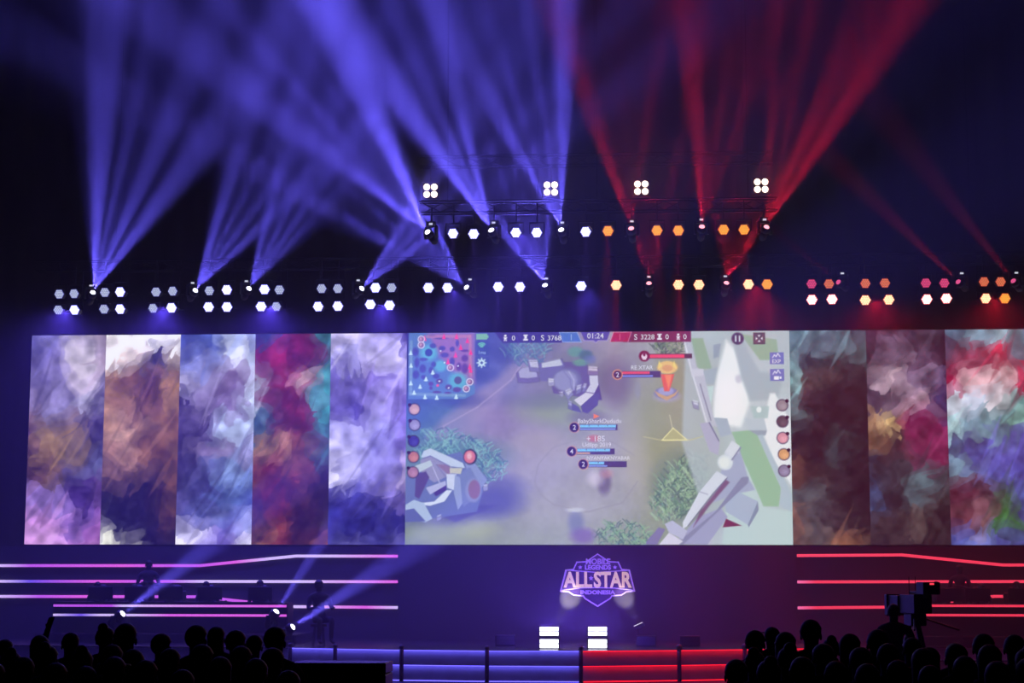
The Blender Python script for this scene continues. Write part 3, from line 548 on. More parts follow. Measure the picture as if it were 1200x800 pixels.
# ------------------------------------------------------------------ trusses and lamps
TRM = mat('black_truss', (0.010, 0.010, 0.012), 0.6, .3)
def truss(px0, px1, py, Y, lab):
    a, b_ = at(px0, py, Y), at(px1, py, Y); z = (a.z+b_.z)/2 + .62; L = b_.x-a.x
    t = thing('lighting_truss', lab, 'truss', ((a.x+b_.x)/2, Y+.2, z), group=None)
    for dy, dz in ((-.13, -.13), (.13, -.13), (-.13, .13), (.13, .13)):
        link('chord', MB().tube((-L/2, dy, dz), (L/2, dy, dz), .022, 6).mesh('chord'), TRM, t)
    bm = MB(); n = int(L/.5)
    for i in range(n):
        x0, x1 = -L/2+L*i/n, -L/2+L*(i+1)/n; s_ = 1 if i % 2 else -1
        bm.tube((x0, -.13, -.13*s_), (x1, -.13, .13*s_), .01, 4, caps=False); bm.tube((x0, .13, .13*s_), (x1, .13, -.13*s_), .01, 4, caps=False)
    o = link('lacing', bm.mesh('lacing'), TRM, t); o['kind'] = 'stuff'
    for fx in (-.42, 0, .42): link('hanging_cable', MB().tube((fx*L, 0, .13), (fx*L, 0, 22-z), .008, 4).mesh('hanging_cable'), TRM, t)
    return z
ZL = truss(40, 1240, 335, 43.0, 'long black truss carrying the lower row of lamps above the screens')
ZU = truss(490, 912, 271, 40.0, 'shorter black truss carrying the upper row of lamps')
ZB = truss(490, 906, 215, 42.0, 'highest black truss carrying four four-lamp blinders')

def lens_mat(name, col, st): return mat(name, (.02, .02, .02), emit=st, ecol=lin(col), rough=.3)
LENS = {'W': (lens_mat('lens_white', (225, 225, 255), 2.6), lens_mat('lens_white_rim', (90, 80, 235), 1.3)), 'w': (lens_mat('lens_dim_white', (205, 215, 240), 1.0), lens_mat('lens_dim_rim', (80, 75, 190), .8)),
        'O': (lens_mat('lens_amber', (255, 185, 70), 1.25), lens_mat('lens_amber_rim', (235, 80, 40), .9)), 'Y': (lens_mat('lens_yellow_white', (255, 235, 180), 1.8), lens_mat('lens_warm_rim', (240, 90, 60), 1.0)),
        'P': (lens_mat('lens_pink', (245, 85, 140), .95), lens_mat('lens_pink_rim', (170, 30, 70), .6)), 'S': (lens_mat('lens_salmon', (250, 135, 90), .95), lens_mat('lens_salmon_rim', (190, 40, 40), .6)),
        'H': (lens_mat('lens_hot_white', (255, 225, 215), 2.6), lens_mat('lens_hot_rim', (255, 60, 80), 1.3))}
SIX = [(math.cos(a*PI/3), math.sin(a*PI/3)) for a in range(6)]
def hexagon(r): return [(r*x, r*z) for x, z in SIX]
HOUS = MB().prism(hexagon(.155), 0, .16).prism(hexagon(.10), .16, .24).mesh('housing', bevel=.006)
RIM = MB().prism(hexagon(.14), -.012, 0).mesh('lens_rim')
bm = MB()
for q in range(-2, 3):
    for r_ in range(max(-2, -q-2), min(2, -q+2)+1):
        z, x = .051*(q*1.5/1.732*1.0)*1.0, .051*(r_+q/2); bm.prism([(x+.024*cx, z+.024*cz) for cx, cz in SIX], -.02, -.011)
CELLS = bm.mesh('lens_cells')
YOKE = MB().box((-.19, .04, -.02), (-.165, .08, .26)).box((.165, .04, -.02), (.19, .08, .26)).box((-.19, .04, .24), (.19, .08, .27)).tube((0, .07, .27), (0, .07, .74), .02, 6).mesh('yoke')
YOKE_S = MB().box((-.19, .04, -.02), (-.165, .08, .18)).box((.165, .04, -.02), (.19, .08, .18)).box((-.19, .04, .16), (.19, .08, .19)).tube((0, .06, .17), (0, .34, -.03), .02, 6).mesh('yoke_short')
RIMS, CELL = {}, {}
for k in LENS: CELL[k] = CELLS.copy(); RIMS[k] = RIM.copy()
def wash(px, py, Y, kind, tilt, lab, grp, sc=1.0, short=False):
    p = at(px, py, Y); g_ = R.Random if False else None
    t = thing('wash_light', lab, 'stage light', p, (0, 0, 0), grp); TL = (math.radians(tilt), 0, math.radians(R.uniform(-12, 12)))
    t.scale = (sc, sc, sc)
    h = link('housing', HOUS, BLACK, t); y_ = link('yoke', YOKE_S if short else YOKE, BLACK, t)
    rm = link('lens', RIMS[kind], LENS[kind][1], t); h.rotation_euler = TL; rm.rotation_euler = TL; link('led_cells', CELL[kind], LENS[kind][0], rm)['kind'] = 'stuff'
    return t, p
CL = [  # clusters of four: (x, y, kind)*4 ; upper pair then lower pair
 [(69.5,344.5,'w'),(87,344,'w'),(68.5,363,'w'),(87.5,363,'W')], [(123,342.5,'w'),(141,342,'W'),(122,362,'w'),(141,362,'W')],
 [(183,342,'w'),(202.5,341,'w'),(179.5,361,'w'),(201,360.5,'W')], [(245.5,340.5,'w'),(266,339.5,'W'),(244.5,359.5,'W'),(266,359.5,'W')],
 [(310,339,'W'),(327.5,339.5,'w'),(306,359,'W'),(324,359,'w')], [(377,338,'w'),(396,338,'w'),(373,359,'W'),(396,358.5,'W')], [(440,337,'W'),(459,337,'w'),(434,356.5,'W'),(456.5,357.5,'W')],
 [(951,332.5,'P'),(971.5,332.5,'S'),(951.5,351,'H'),(975,350.5,'H')], [(1014,332,'S'),(1037,331.5,'S'),(1014,351.5,'Y'),(1041.5,351,'Y')],
 [(1085,331.5,'P'),(1106.5,331.5,'P'),(1086,350.5,'H'),(1109,349.5,'H')], [(1153,330,'S'),(1172.5,330,'S'),(1155,349.5,'Y'),(1177.5,349.5,'O')]]
POS4 = ['upper left', 'upper right', 'lower left', 'lower right']
CNM = ['first', 'second', 'third', 'fourth', 'fifth', 'sixth', 'seventh', 'first', 'second', 'third', 'fourth']
COLN = {'W': 'bright blue-white', 'w': 'dim blue-white', 'O': 'amber', 'Y': 'warm yellow-white', 'P': 'pink', 'S': 'salmon orange', 'H': 'bright pinkish white'}
WASH_C, WASH_N = 1650.0, 1500.0
VIO, WRED = (.11, .06, 1.0), (1.0, .008, .03)
for ci, c in enumerate(CL):
    left = ci < 7
    for j, (x, y, k) in enumerate(c):
        wash(x, y, 43, k, 12 if j < 2 else 18, f'{COLN[k]} wash light, {POS4[j]} in the {CNM[ci]} cluster on the {"left" if left else "right"}', f'wash lights in clusters on the {"left" if left else "right"}', .93 if k in 'wPS' else 1.0, j > 1)
    p = at((c[0][0]+c[1][0])/2, (c[2][1]+c[3][1])/2, 43)
    if ci in (0, 2, 4, 6, 8, 10): spot('cluster_wash_lamp', p+Vector((0, -.12, 0)), (0, -.3, -1), 150, (WASH_C if left else WASH_C*.4)*R.uniform(.8, 1.2), VIO if left else WRED, 1.0)
    # frame that carries the four lamps
    fr = thing('lamp_frame', f'black pipe frame holding the {CNM[ci]} cluster of four wash lights on the {"left" if left else "right"}', 'frame', (p.x, 43.27, ZL-.13), group='frames holding the four-lamp clusters')
    zb = at(c[2][0], c[2][1], 43).z-(ZL-.13); zt2 = at(c[0][0], c[0][1], 43).z-(ZL-.13)
    for sx in (-.3, .3): link('upright', MB().tube((sx, 0, .26), (sx, 0, zb-.1), .018, 6).mesh('upright'), BLACK, fr)
    for dz in (zb, zt2): link('crossbar', MB().tube((-.42, 0, dz), (.42, 0, dz), .018, 6).mesh('crossbar'), BLACK, fr)
LOWC = [(502,337,'W'),(524.5,337,'W'),(584,336,'W'),(609.5,336,'W'),(681,335,'W'),(722,334,'Y'),(795,333.5,'Y'),(819,333.5,'Y'),(877,333,'Y'),(899,333,'O')]
UPC = [(531,273.5,'W'),(555,274,'W'),(604.5,272.5,'W'),(629,272.5,'W'),(686.5,271.5,'W'),(712.5,270.5,'O'),(770,270,'O'),(795,270,'O'),(848,269,'O'),(872,269,'O')]
for row, L_, Y in (('lower', LOWC, 43), ('upper', UPC, 40)):
    for i, (x, y, k) in enumerate(L_):
        t, p = wash(x, y, Y, k, 14, f'{COLN[k]} hexagonal wash light, {ORD[i]} from the left in the {row} central row', f'single wash lights on the {row} truss', 1.0 if Y == 43 else .94)
        blue = k == 'W'
        spot('wash_lamp', p+Vector((0, -.1, -.05)), (R.uniform(-.05, .05), -.12, -1), 17, WASH_N*(1.0 if row == 'lower' else .5)*(1.5 if blue else 1.9), (.2,.09,1) if blue else (1,.01,.05) if blue else WRED, .9)
    for i, (x, y, k) in enumerate([L_[1], L_[4], L_[8]] if row == 'lower' else [L_[2]]):
        p = at(x+8, y, Y); blue = x < 700
        spot('row_wash_lamp', p+Vector((0, -.1, -.05)), (0, -.3, -1), 120, 800 if blue else 760, VIO if blue else WRED, 1.0)
# moving heads
HBS = MB().box((-.13, -.12, .235), (.13, .13, .34)).mesh('base_standing', bevel=.012)
HB = MB().tube((0, .07, .34), (0, .07, .70), .022, 6).box((-.11, -.05, .235), (.11, .13, .34)).mesh('base', bevel=.012)
YK = MB().box((-.17, -.05, -.05), (-.125, .05, .24)).box((.125, -.05, -.05), (.17, .05, .24)).box((-.17, -.035, .20), (.17, .035, .235)).mesh('yoke', bevel=.008)
HD = MB().tube((0, 0, -.17), (0, 0, .02), .085, 12).tube((0, 0, .02), (0, 0, .15), .10, 12, .105).sphere((0, 0, -.16), .08, 10, 6).mesh('head', True)
LN = MB().sphere((0, 0, .15), .066, 12, 6, (1, 1, .6)).mesh('lens', True)
STM = mat('status_led', (.1,.1,.1), emit=1.0, ecol=(.7,.72,.85)); LED = MB().box((-.04, -.06, .26), (.04, -.052, .30)).mesh('status_led')
HLB = mat('beam_lens_blue', (0,0,0), emit=5.0, ecol=(.8,.8,1)); HLR = mat('beam_lens_red', (0,0,0), emit=2.2, ecol=(1,.33,.42)); HLD = mat('beam_lens_dim_red', (0,0,0), emit=1.0, ecol=(.9,.1,.3))
LNB, LNR, LND = LN, LN.copy(), LN.copy()
def moving_head(p, qdir, kind, lab, grp, standing=False, status=None, sc=1.0):
    t = thing('moving_head', lab, 'stage light', p, (0, 0, 0), grp); t.scale = (sc, sc, sc)
    fl = -1 if standing else 1
    for nm, me in (('base', HBS if standing else HB), ('yoke', YK)):
        o = link(nm, me, BLACK, t)
        if standing: o.rotation_euler = (0, PI, 0)
        if nm == 'yoke': o.rotation_euler.z = math.atan2(qdir[0], -qdir[1])
        if nm == 'base':
            if status is not None:
                s_ = link('status_led', LED, STM, o)
                s_.location = (0, 0, 0)
    h = link('head', HD, BLACK, t); h.matrix_local = Vector(qdir).to_track_quat('Z', 'Y').to_matrix().to_4x4()
    if kind == 'B': l = link('lens', LNB, HLB, h)
    elif kind == 'R': l = link('lens', LNR, HLR, h)
    else: l = link('lens', LND, HLD, h)
    return t
# every head turns its lens a little towards the hall
for i, (px, py, Y, st, c, bs) in enumerate(HEADS):
    p = at(px, py, Y); ang = sum(b[0]*b[2] for b in bs)/sum(b[2] for b in bs)
    q = at(px+300*math.sin(math.radians(ang)), py-300*math.cos(math.radians(ang)), Y-4.6)
    dirn = (q-p).normalized()
    row = 'upper' if Y == 40 else 'lower'
    lab = f'{"blue" if c == "B" else "red"} moving head light, {ORD[[h[0] for h in sorted([h for h in HEADS if h[2] == Y])].index(px)]} from the left on the {row} truss'
    moving_head(p, dirn, c if px < 950 else 'D', lab, f'moving heads on the {row} truss', status=st)
    bm_ = []
    for (a, deg, k) in bs:
        q = at(px+300*math.sin(math.radians(a)), py-300*math.cos(math.radians(a)), Y-4.6); bm_.append(((q-p).normalized(), deg, k))
    fan('beam_lamp', p+dirn*.19, bm_, BEAM_W*(1 if c == 'B' else .42), BLUE if c == 'B' else RED, .07 if c == 'B' else .02)
# blinders
BLM = mat('blinder_lamp', (.02,.02,.02), emit=3.0, ecol=(1, .93, .82)); BLR = mat('blinder_rim', (.05,.03,.02), emit=.5, ecol=(1, .55, .3), rough=.3)
bh = MB().box((-.22, 0, -.22), (.22, .12, .22)).mesh('housing', bevel=.015); lm = MB().sphere((0, 0, 0), .078, 14, 8, (1, .4, 1)).mesh('lamp', True)
rr = MB().tube((0, -.012, 0), (0, .0, 0), .088, 14).mesh('reflector')
for i, (x, y) in enumerate([(504.5,223.5),(645.5,221),(751.5,220),(892,217.5)]):
    p = at(x, y, 42); t = thing('blinder_light', f'square blinder of four round warm white lamps, {ORD[i]} from the left at the top', 'stage light', p, group='four-lamp blinders on the highest truss')
    link('housing', bh, BLACK, t); link('bracket', MB().tube((0, .06, .2), (0, .06, ZB-.13-p.z), .02, 6).mesh('bracket'), BLACK, t)
    for a, b_ in ((-.09, -.09), (.09, -.09), (-.09, .09), (.09, .09)):
        f = link('reflector', rr, BLR, t, (a, 0, b_)); link('lamp', lm, BLM, f, (0, -.01, 0))
    spot('blinder_spill', p+Vector((0, -.15, 0)), (0, -1, -.1), 120, 60, (1, .75, .55), 1.0)
# ------------------------------------------------------------------ sign on the centre wall
SG = at(700.3, 680, 44.9)
sg = thing('wall_sign', 'shield shaped silver sign reading ALL STAR on the centre wall', 'sign', (SG.x, 44.9, SG.z))
def sp(px, py): v = at(px, py, 44.9); return (v.x-SG.x, v.z-SG.z)
half = [(700.3,649),(708.5,654.5),(713.5,658),(724.5,658.5),(728.5,667),(737.5,667.8),(743.7,692.3),(734,693.2),(728,697),(717,698),(715,701),(700.3,710)]
full = [sp(x, y) for x, y in half] + [sp(1400.6-x, y) for x, y in half[-2:0:-1]]
SILV = mat('sign_silver_glow', (0.62, 0.55, 0.72), 0.35, .3, emit=.24, ecol=lin((200,160,235))); DKP = mat('sign_dark_purple', (0.05, 0.02, 0.12), .5, emit=.02, ecol=(.25,.1,.6)); GOLD = mat('sign_gold_glow', (0.75, 0.6, 0.35), .35, .3, emit=.62, ecol=lin((238,205,105)))  # weak glow put into the sign materials on top of the uplights' light
link('backplate', MB().prism(full, -.03, -.001).mesh('backplate'), DKP, sg)
def outline(pts, w_, y0, y1, name='border', m=SILV, closed=True):
    bm = MB(); P_ = [Vector((x, 0, z)) for x, z in pts]; n = len(P_)
    for i in range(n if closed else n-1):
        p, q = P_[i], P_[(i+1) % n]; d = q-p; ang = math.atan2(d.z, d.x)
        bm.box((-w_/2, y0, -w_/2), (d.length+w_/2, y1, w_/2), Matrix.Translation(p) @ Matrix.Rotation(-ang, 4, 'Y'))
    return link(name, bm.mesh(name), m, sg)
outline(full, .030, -.06, -.028)
bar = [(664,667.8),(700.3,670.5),(737,667.8),(743,691.5),(720,688.8),(700.3,688.2),(680,688.8),(657.5,691.5)]
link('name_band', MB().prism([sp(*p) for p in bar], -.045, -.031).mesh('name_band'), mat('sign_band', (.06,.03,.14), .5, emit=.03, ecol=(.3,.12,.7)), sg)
outline([sp(*p) for p in bar], .024, -.06, -.044)
def word(txt, px, py, h, m, bold=.006, sx=1.0, sh=0.0):
    x, z = sp(px, py); me = text_mesh(txt, h/46.7*1.38, .008, bold, sh, sx); return link('lettering', me, m, sg, (x, -.06, z))
word('MOBILE', 700.6, 658, 6.4, SILV, .007, .95, .05); word('LEGENDS', 700.6, 664.8, 5.2, SILV, .007, 1.0)
word('ALL', 677.5, 680, 17.5, GOLD, .018, .80); word('STAR', 717.5, 680, 17.5, GOLD, .018, .76); word('INDONESIA', 700.3, 694, 4.4, SILV, .006, 1.25)
def star(px, py, r, m=SILV, y=-.06):
    x, z = sp(px, py); r = r/46.7
    return link('star', MB().prism([(x+(r if k % 2 == 0 else r*.42)*math.sin(k*PI/5), z+(r if k % 2 == 0 else r*.42)*math.cos(k*PI/5)) for k in range(10)], y-.008, y+.015).mesh('star'), m, sg)
star(692.7, 677.3, 3.2); star(680, 664.5, 2.8); star(720.7, 664.5, 2.8)
# ---- two small uplights aimed at the sign
for i, (px, py, tx, lab) in enumerate([(650.5, 737, 668, 'small floor uplight left of the sign throwing a pale beam'), (748, 731.5, 732, 'small floor uplight right of the sign with a slanted white bar')]):
    p = at(px, py, 43.9); t = thing('uplight', lab, 'stage light', (p.x, 43.9, STG), (0, 0, 0), None)
    hgt = p.z-STG; ang = .38 if i == 0 else -.42
    link('stand', MB().tube((0, 0, 0), (0, 0, hgt-.06), .02, 6).box((-.12, -.08, 0), (.12, .08, .02)).mesh('stand'), BLACK, t)
    M = Matrix.Translation((0, 0, hgt)) @ Matrix.Rotation(ang, 4, 'Y')
    link('housing', MB().box((-.13, -.06, -.09), (.13, .06, 0), M).mesh('housing', bevel=.008), BLACK, t)
    link('lens', MB().box((-.115, -.05, .001), (.115, .05, .012), M).mesh('lens'), mat('uplight_lens', (0,0,0), emit=(1.1 if i else .4), ecol=(.95,.9,1)), t)
    q = at(tx, 703, 44.88)
    fan('uplight_lamp', p+Vector((0, 0, .05)), [((q-p).normalized(), 25, 1)], 520 if i == 0 else 320, (1, .86, .95), 0)
# ---- strobe blocks standing on the stage
STW = mat('strobe_tube', (0,0,0), emit=3.2, ecol=(.82,.84,1), sample=True); STO = mat('strobe_off', (.03,.03,.035), .4)
sh_ = MB().box((-.225, 0, 0), (.225, .16, .235)).mesh('housing', bevel=.01); tb = MB().box((-.2, -.012, -.042), (.2, 0, .042)).mesh('tube_window'); tbo = tb.copy()
def strobe(px, ybase, lit, lab, Y=None, dz=0):
    p = on_z(px, ybase, STG) if Y is None else at(px, 700, Y); t = thing('strobe_light', lab, 'stage light', (p.x, p.y, STG+dz), group='strobe blocks on the stage')
    link('housing', sh_, BLACK, t)
    for z in (.065, .165): link('tube_window', tb if lit else tbo, STW if lit else STO, t, (0, 0, z))
    return p
for px, nm in ((643.5, 'left'), (700.3, 'right')):
    for k, w_ in ((0, 'lower'), (1, 'upper')):
        p = strobe(px, 760.3, True, f'{w_} brightly lit white strobe block of the {nm} stack below the sign', dz=k*.262)
    spot('strobe_halo_fill', p+Vector((0, -.03, .3)), (0, -.3, 1), 170, 900, (.14,.07,1), 1.0); spot('strobe_halo_fill', p+Vector((0, .4, .3)), (0, 1, .1), 150, 380, (.14,.07,1), 1.0)  # added blue lamps above and behind each stack make a halo in haze
for px, nm in ((757, 'just right of the lit strobes'), (808, 'farther right on the stage, by the round-topped post'), (592, 'left of the lit strobes')):
    p = strobe(px, 752, False, f'unlit dark strobe block standing {nm}', Y=40.8)
# ------------------------------------------------------------------ people
SK = {}
def skinned(name, J, E_, sub=1, extra=None):
    """one continuous figure grown from joints: J = {key: (xyz, radius)}, E_ = edges"""
    keys = list(J); me = bpy.data.meshes.new(name); me.from_pydata([J[k][0] for k in keys], [(keys.index(a), keys.index(b)) for a, b in E_], [])
    o = bpy.data.objects.new('tmp', me); COL.objects.link(o)
    m = o.modifiers.new('skin', 'SKIN'); m.use_smooth_shade = True
    for i, k in enumerate(keys):
        r = J[k][1]; me.skin_vertices[0].data[i].radius = r if isinstance(r, tuple) else (r, r)
    me.skin_vertices[0].data[keys.index('pelvis')].use_root = True
    s = o.modifiers.new('sub', 'SUBSURF'); s.levels = sub; s.render_levels = sub
    dg = bpy.context.evaluated_depsgraph_get(); res = bpy.data.meshes.new_from_object(o.evaluated_get(dg)); bpy.data.objects.remove(o)
    res.name = name; bm = bmesh.new(); bm.from_mesh(res)
    if extra: extra(bm)
    bm.to_mesh(res); bm.free()
    for p in res.polygons: p.use_smooth = True
    return res
def person_mesh(pose, name):
    """faces -Y ; feet (standing) or pelvis height fixed by pose; height about 1.75"""
    J = {}; E_ = []
    sit = pose == 'sit'; ph = .52 if sit else .95
    J['pelvis'] = ((0, 0, ph), (.15, .11)); J['waist'] = ((0, 0, ph+.16), (.13, .10)); J['chest'] = ((0, 0, ph+.34), (.16, .12)); J['upper'] = ((0, .0, ph+.47), (.13, .09))
    J['neck'] = ((0, .005, ph+.545), .062); J['jaw'] = ((0, -.015, ph+.60), (.066, .07)); J['skull'] = ((0, 0, ph+.685), (.076, .09)); J['crown'] = ((0, .005, ph+.74), (.055, .065))
    E_ += [('pelvis','waist'),('waist','chest'),('chest','upper'),('upper','neck'),('neck','jaw'),('jaw','skull'),('skull','crown')]
    for s in (-1, 1):
        n = 'L' if s < 0 else 'R'
        J['sh'+n] = ((s*.19, 0, ph+.45), .07); E_.append(('upper', 'sh'+n))
        if pose == 'raise' and s > 0: el, wr, kn = (.30, -.12, ph+.55), (.22, -.2, ph+.83), (.20, -.22, ph+.90)
        elif pose == 'film' : el, wr, kn = (s*.27, -.16, ph+.22), (s*.10, -.36, ph+.46), (s*.06, -.42, ph+.50)
        elif sit: el, wr, kn = (s*.26, -.10, ph+.20), (s*.17, -.36, ph+.23), (s*.15, -.44, ph+.23)
        elif pose == 'cross': el, wr, kn = (s*.27, -.05, ph+.19), (-s*.04, -.2, ph+.25), (-s*.10, -.2, ph+.26)
        else: el, wr, kn = (s*.25, .02, ph+.17), (s*.25, -.07, ph-.07), (s*.24, -.09, ph-.14)
        J['el'+n] = (el, .043); J['wr'+n] = (wr, .030); J['ha'+n] = (kn, (.04, .022)); E_ += [('sh'+n,'el'+n),('el'+n,'wr'+n),('wr'+n,'ha'+n)]
        d = (Vector(kn)-Vector(wr)).normalized(); sd = d.cross(Vector((0, 0, 1)));  sd = (sd if sd.length > .2 else d.cross(Vector((0, 1, 0)))).normalized()
        for f in range(4):
            b_ = Vector(kn)+sd*(f-1.5)*.02; m_ = b_+d*.04+Vector((0, 0, -.005)); tip = m_+d*(.028+.008*(1 if f in (1, 2) else 0))+Vector((0, -.004, -.012))
            J[f'f{n}{f}a'] = (tuple(b_+d*.012), .010); J[f'f{n}{f}b'] = (tuple(m_), .009); J[f'f{n}{f}c'] = (tuple(tip), .008); E_ += [('ha'+n, f'f{n}{f}a'), (f'f{n}{f}a', f'f{n}{f}b'), (f'f{n}{f}b', f'f{n}{f}c')]
        th = Vector(wr)+(Vector(kn)-Vector(wr))*.35 - sd*.035*s; J['t'+n] = (tuple(th), .011); J['u'+n] = (tuple(th+d*.03-sd*.012*s), .009); E_ += [('ha'+n, 't'+n), ('t'+n, 'u'+n)]
        if sit:
            J['hip'+n] = ((s*.09, -.05, ph-.02), .085); J['kn'+n] = ((s*.13, -.46, ph), .062); J['an'+n] = ((s*.13, -.42, .10), .042); J['to'+n] = ((s*.14, -.58, .04), (.045, .03))
        else:
            J['hip'+n] = ((s*.095, 0, ph-.08), .088); J['kn'+n] = ((s*.105, -.01, .50), .06); J['an'+n] = ((s*.11, .02, .10), .043); J['to'+n] = ((s*.13, -.13, .04), (.045, .03))
        E_ += [('pelvis','hip'+n),('hip'+n,'kn'+n),('kn'+n,'an'+n),('an'+n,'to'+n)]
    def extra(bm):
        z = ph+.665
        bmesh.ops.create_cone(bm, segments=6, radius1=.018, radius2=.006, depth=.05, cap_ends=True, matrix=Matrix.Translation((0, -.098, z-.015)) @ Matrix.Rotation(-.45, 4, 'X'))
        for s in (-1, 1):
            bmesh.ops.create_uvsphere(bm, u_segments=8, v_segments=6, radius=.03, matrix=Matrix.Translation((s*.082, 0, z-.01)) @ Matrix.Diagonal((.35, .7, 1, 1)))
            bmesh.ops.create_uvsphere(bm, u_segments=8, v_segments=6, radius=.014, matrix=Matrix.Translation((s*.032, -.084, z+.005)) @ Matrix.Diagonal((1.2, .5, .7, 1)))
        bmesh.ops.create_uvsphere(bm, u_segments=8, v_segments=6, radius=.024, matrix=Matrix.Translation((0, -.082, z-.062)) @ Matrix.Diagonal((1, .4, .3, 1)))
    return skinned(name, J, E_, 1, extra), ph
def hair_mesh(ph, kind):
    bm = bmesh.new(); z = ph+.70
    bmesh.ops.create_uvsphere(bm, u_segments=16, v_segments=12, radius=1, matrix=Matrix.Translation((0, .012, z)) @ Matrix.Diagonal((.091, .108, .10, 1)))
    for v in bm.verts:     # hairline: pull the front lower part back inside the skull
        if v.co.z < z+.01 and v.co.y < -.01: v.co.y = max(v.co.y, -.02); v.co.x *= .8
        r = 1+.05*math.sin(v.co.x*90)*math.sin(v.co.z*70); v.co.x *= r
        if kind == 'long' and v.co.z < z-.03 and v.co.y > -.01: v.co.z -= .14; v.co.x *= 1.12
    if kind == 'bun': bmesh.ops.create_uvsphere(bm, u_segments=10, v_segments=8, radius=.05, matrix=Matrix.Translation((0, .08, z+.085)))
    if kind == 'cap':
        bmesh.ops.create_cone(bm, segments=12, radius1=.09, radius2=.08, depth=.012, cap_ends=True, matrix=Matrix.Translation((0, -.10, z+.03)))
    me = bpy.data.meshes.new('hair'); bm.to_mesh(me); bm.free()
    for p in me.polygons: p.use_smooth = True
    return me
CLO = [mat('dark_clothes', (0.012, 0.012, 0.016), .85, noise=.3, nscale=14), mat('navy_clothes', (0.014, 0.014, 0.03), .85, noise=.3, nscale=14), mat('grey_clothes', (0.03, 0.03, 0.034), .85, noise=.3, nscale=14)]
HAIRM = mat('black_hair', (0.006, 0.005, 0.005), .6)
POSES = {}
for ps in ('stand', 'cross', 'raise', 'film', 'sit'):
    me, ph = person_mesh(ps, 'body_'+ps); hs = {k: hair_mesh(ph, k) for k in ('short', 'long', 'bun', 'cap')}; POSES[ps] = (me, ph, hs)
MV = {}
def person(p, rotz, pose, hair, clo, lab, grp, sc=1.0):
    me, ph, hs = POSES[pose]
    key = (pose, clo)
    if key not in MV: MV[key] = me.copy(); MV[key].materials.append(CLO[clo])
    t = thing('person', lab, 'person', p, (0, 0, rotz), grp); t.scale = (sc, sc, sc)
    link('body', MV[key], None, t); link('hair', hs[hair], HAIRM, t)
    return t
# ---- the audience, seen from behind (they face +Y)
AUD = [(7,748,17.5,'short'),(47,743,15.6,'long'),(83,740,16.8,'short'),(124,733,16.2,'bun'),(148,729,14.2,'short'),(190,741,15.2,'short'),(231,731,14.8,'short'),(254,733,17.5,'long'),(277,737,15.2,'short'),(298,743,17.2,'cap'),(323,733,14.6,'short'),
       (885,737,15.8,'short'),(904,733.5,19.5,'cap'),(920,739,15.0,'long'),(950,724.5,15.6,'short'),(973,747,16.6,'bun'),(996,741,14.8,'long'),(1028,736,14.8,'short'),(1068,746,16.0,'short'),(1088,757,14.4,'long'),(1118,752,17,'short'),(1152,741,14.6,'short'),(1188,742,15.0,'short')]
FRONT = [(-6,775,12.4,'short'),(28,768,12.8,'short'),(66,775,12.2,'long'),(101,779,12.4,'short'),(135,768,12.6,'cap'),(172,772,12.2,'short'),(214,783,11.6,'short'),(258,768,12.6,'long'),(300,770,12.2,'short'),(338,784,11.8,'short'),
         (862,771,12.6,'short'),(900,772,12.2,'bun'),(940,768,12.0,'short'),(979,773,12.6,'short'),(1016,776,12.0,'short'),(1052,772,12.8,'cap'),(1090,778,12.2,'short'),(1130,767,12.6,'short'),(1168,773,12.0,'long'),(1203,770,12.6,'short')]
MID = [(x+R.uniform(-6, 6), 757+R.uniform(-5, 6), 13.0+.75*(n_ % 2), R.choice(['short','short','long','bun'])) for n_, x in enumerate((12, 52, 90, 126, 160, 200, 240, 282, 318, 885, 925, 962, 1002, 1042, 1080, 1118, 1158, 1196))]
HN = {'short': 'short hair', 'long': 'long hair', 'bun': 'hair tied in a bun', 'cap': 'a flat cap'}
def aud(lst, rowname, gname):
    for side in ('left', 'right'):
        sub = sorted([a for a in lst if (a[0] < 600) == (side == 'left')])
        for i, (px, py, Y, hr) in enumerate(sub):
            top = at(px, py, Y); hgt = (POSES['stand'][1]+.805); pose = 'stand'
            if (px, py) == (83, 740): pose = 'raise'
            elif i % 4 == 2: pose = 'cross'
            sc = min(1.08, max(.82, (top.z-FZ)/hgt)) if True else 1
            z = top.z-hgt*sc
            person((top.x, Y, FZ if z < FZ+.02 else FZ), PI+R.uniform(-.35, .35), pose, hr, i % 3, f'spectator with {HN[hr]} seen from behind, {ORD[i]} from left, {rowname} {side} row', f'{gname} on the {side}', (top.z-FZ)/hgt)
aud(AUD, 'farther', 'far spectators'); aud(FRONT, 'nearest', 'near spectators'); aud(MID, 'middle', 'middle spectators')
# ------------------------------------------------------------------ player desks
RZ = STG+.2
DKM = mat('desk_black', (0.012, 0.012, 0.016), .45); PUL = strip_mat('desk_line_purple', [(0,(190,90,235)),(.25,(190,80,235)),(.3,LA),(.7,(225,110,240)),(1,MA)], 1.1); PUL2 = strip_mat('desk_line_violet', [(0,LA),(.12,BL),(.2,LA),(.35,LA),(.5,(225,100,235)),(1,MA)], 1.1)
RDL = strip_mat('desk_line_red', [(0,(245,55,85)),(1,(245,60,90))], 1.1); RDL2 = strip_mat('desk_line_red_low', [(0,(240,55,85)),(1,(245,60,90))], 1.1)
DY = 42.0
CH_S = MB().box((-.26, -.25, .42), (.26, .25, .50)).mesh('seat', bevel=.03); CH_B = MB().box((-.25, .2, .5), (.25, .29, 1.00)).box((-.12, .19, 1.00), (.12, .27, 1.14)).mesh('backrest', bevel=.03)
CH_P = MB().tube((0, 0, .08), (0, 0, .42), .03, 8).mesh('gas_column'); CH_F = MB().box((-.3, -.03, .03), (.3, .03, .08)).box((-.03, -.3, .03), (.03, .3, .08)).mesh('base')
CHM = mat('gaming_chair', (0.014, 0.012, 0.014), .5)
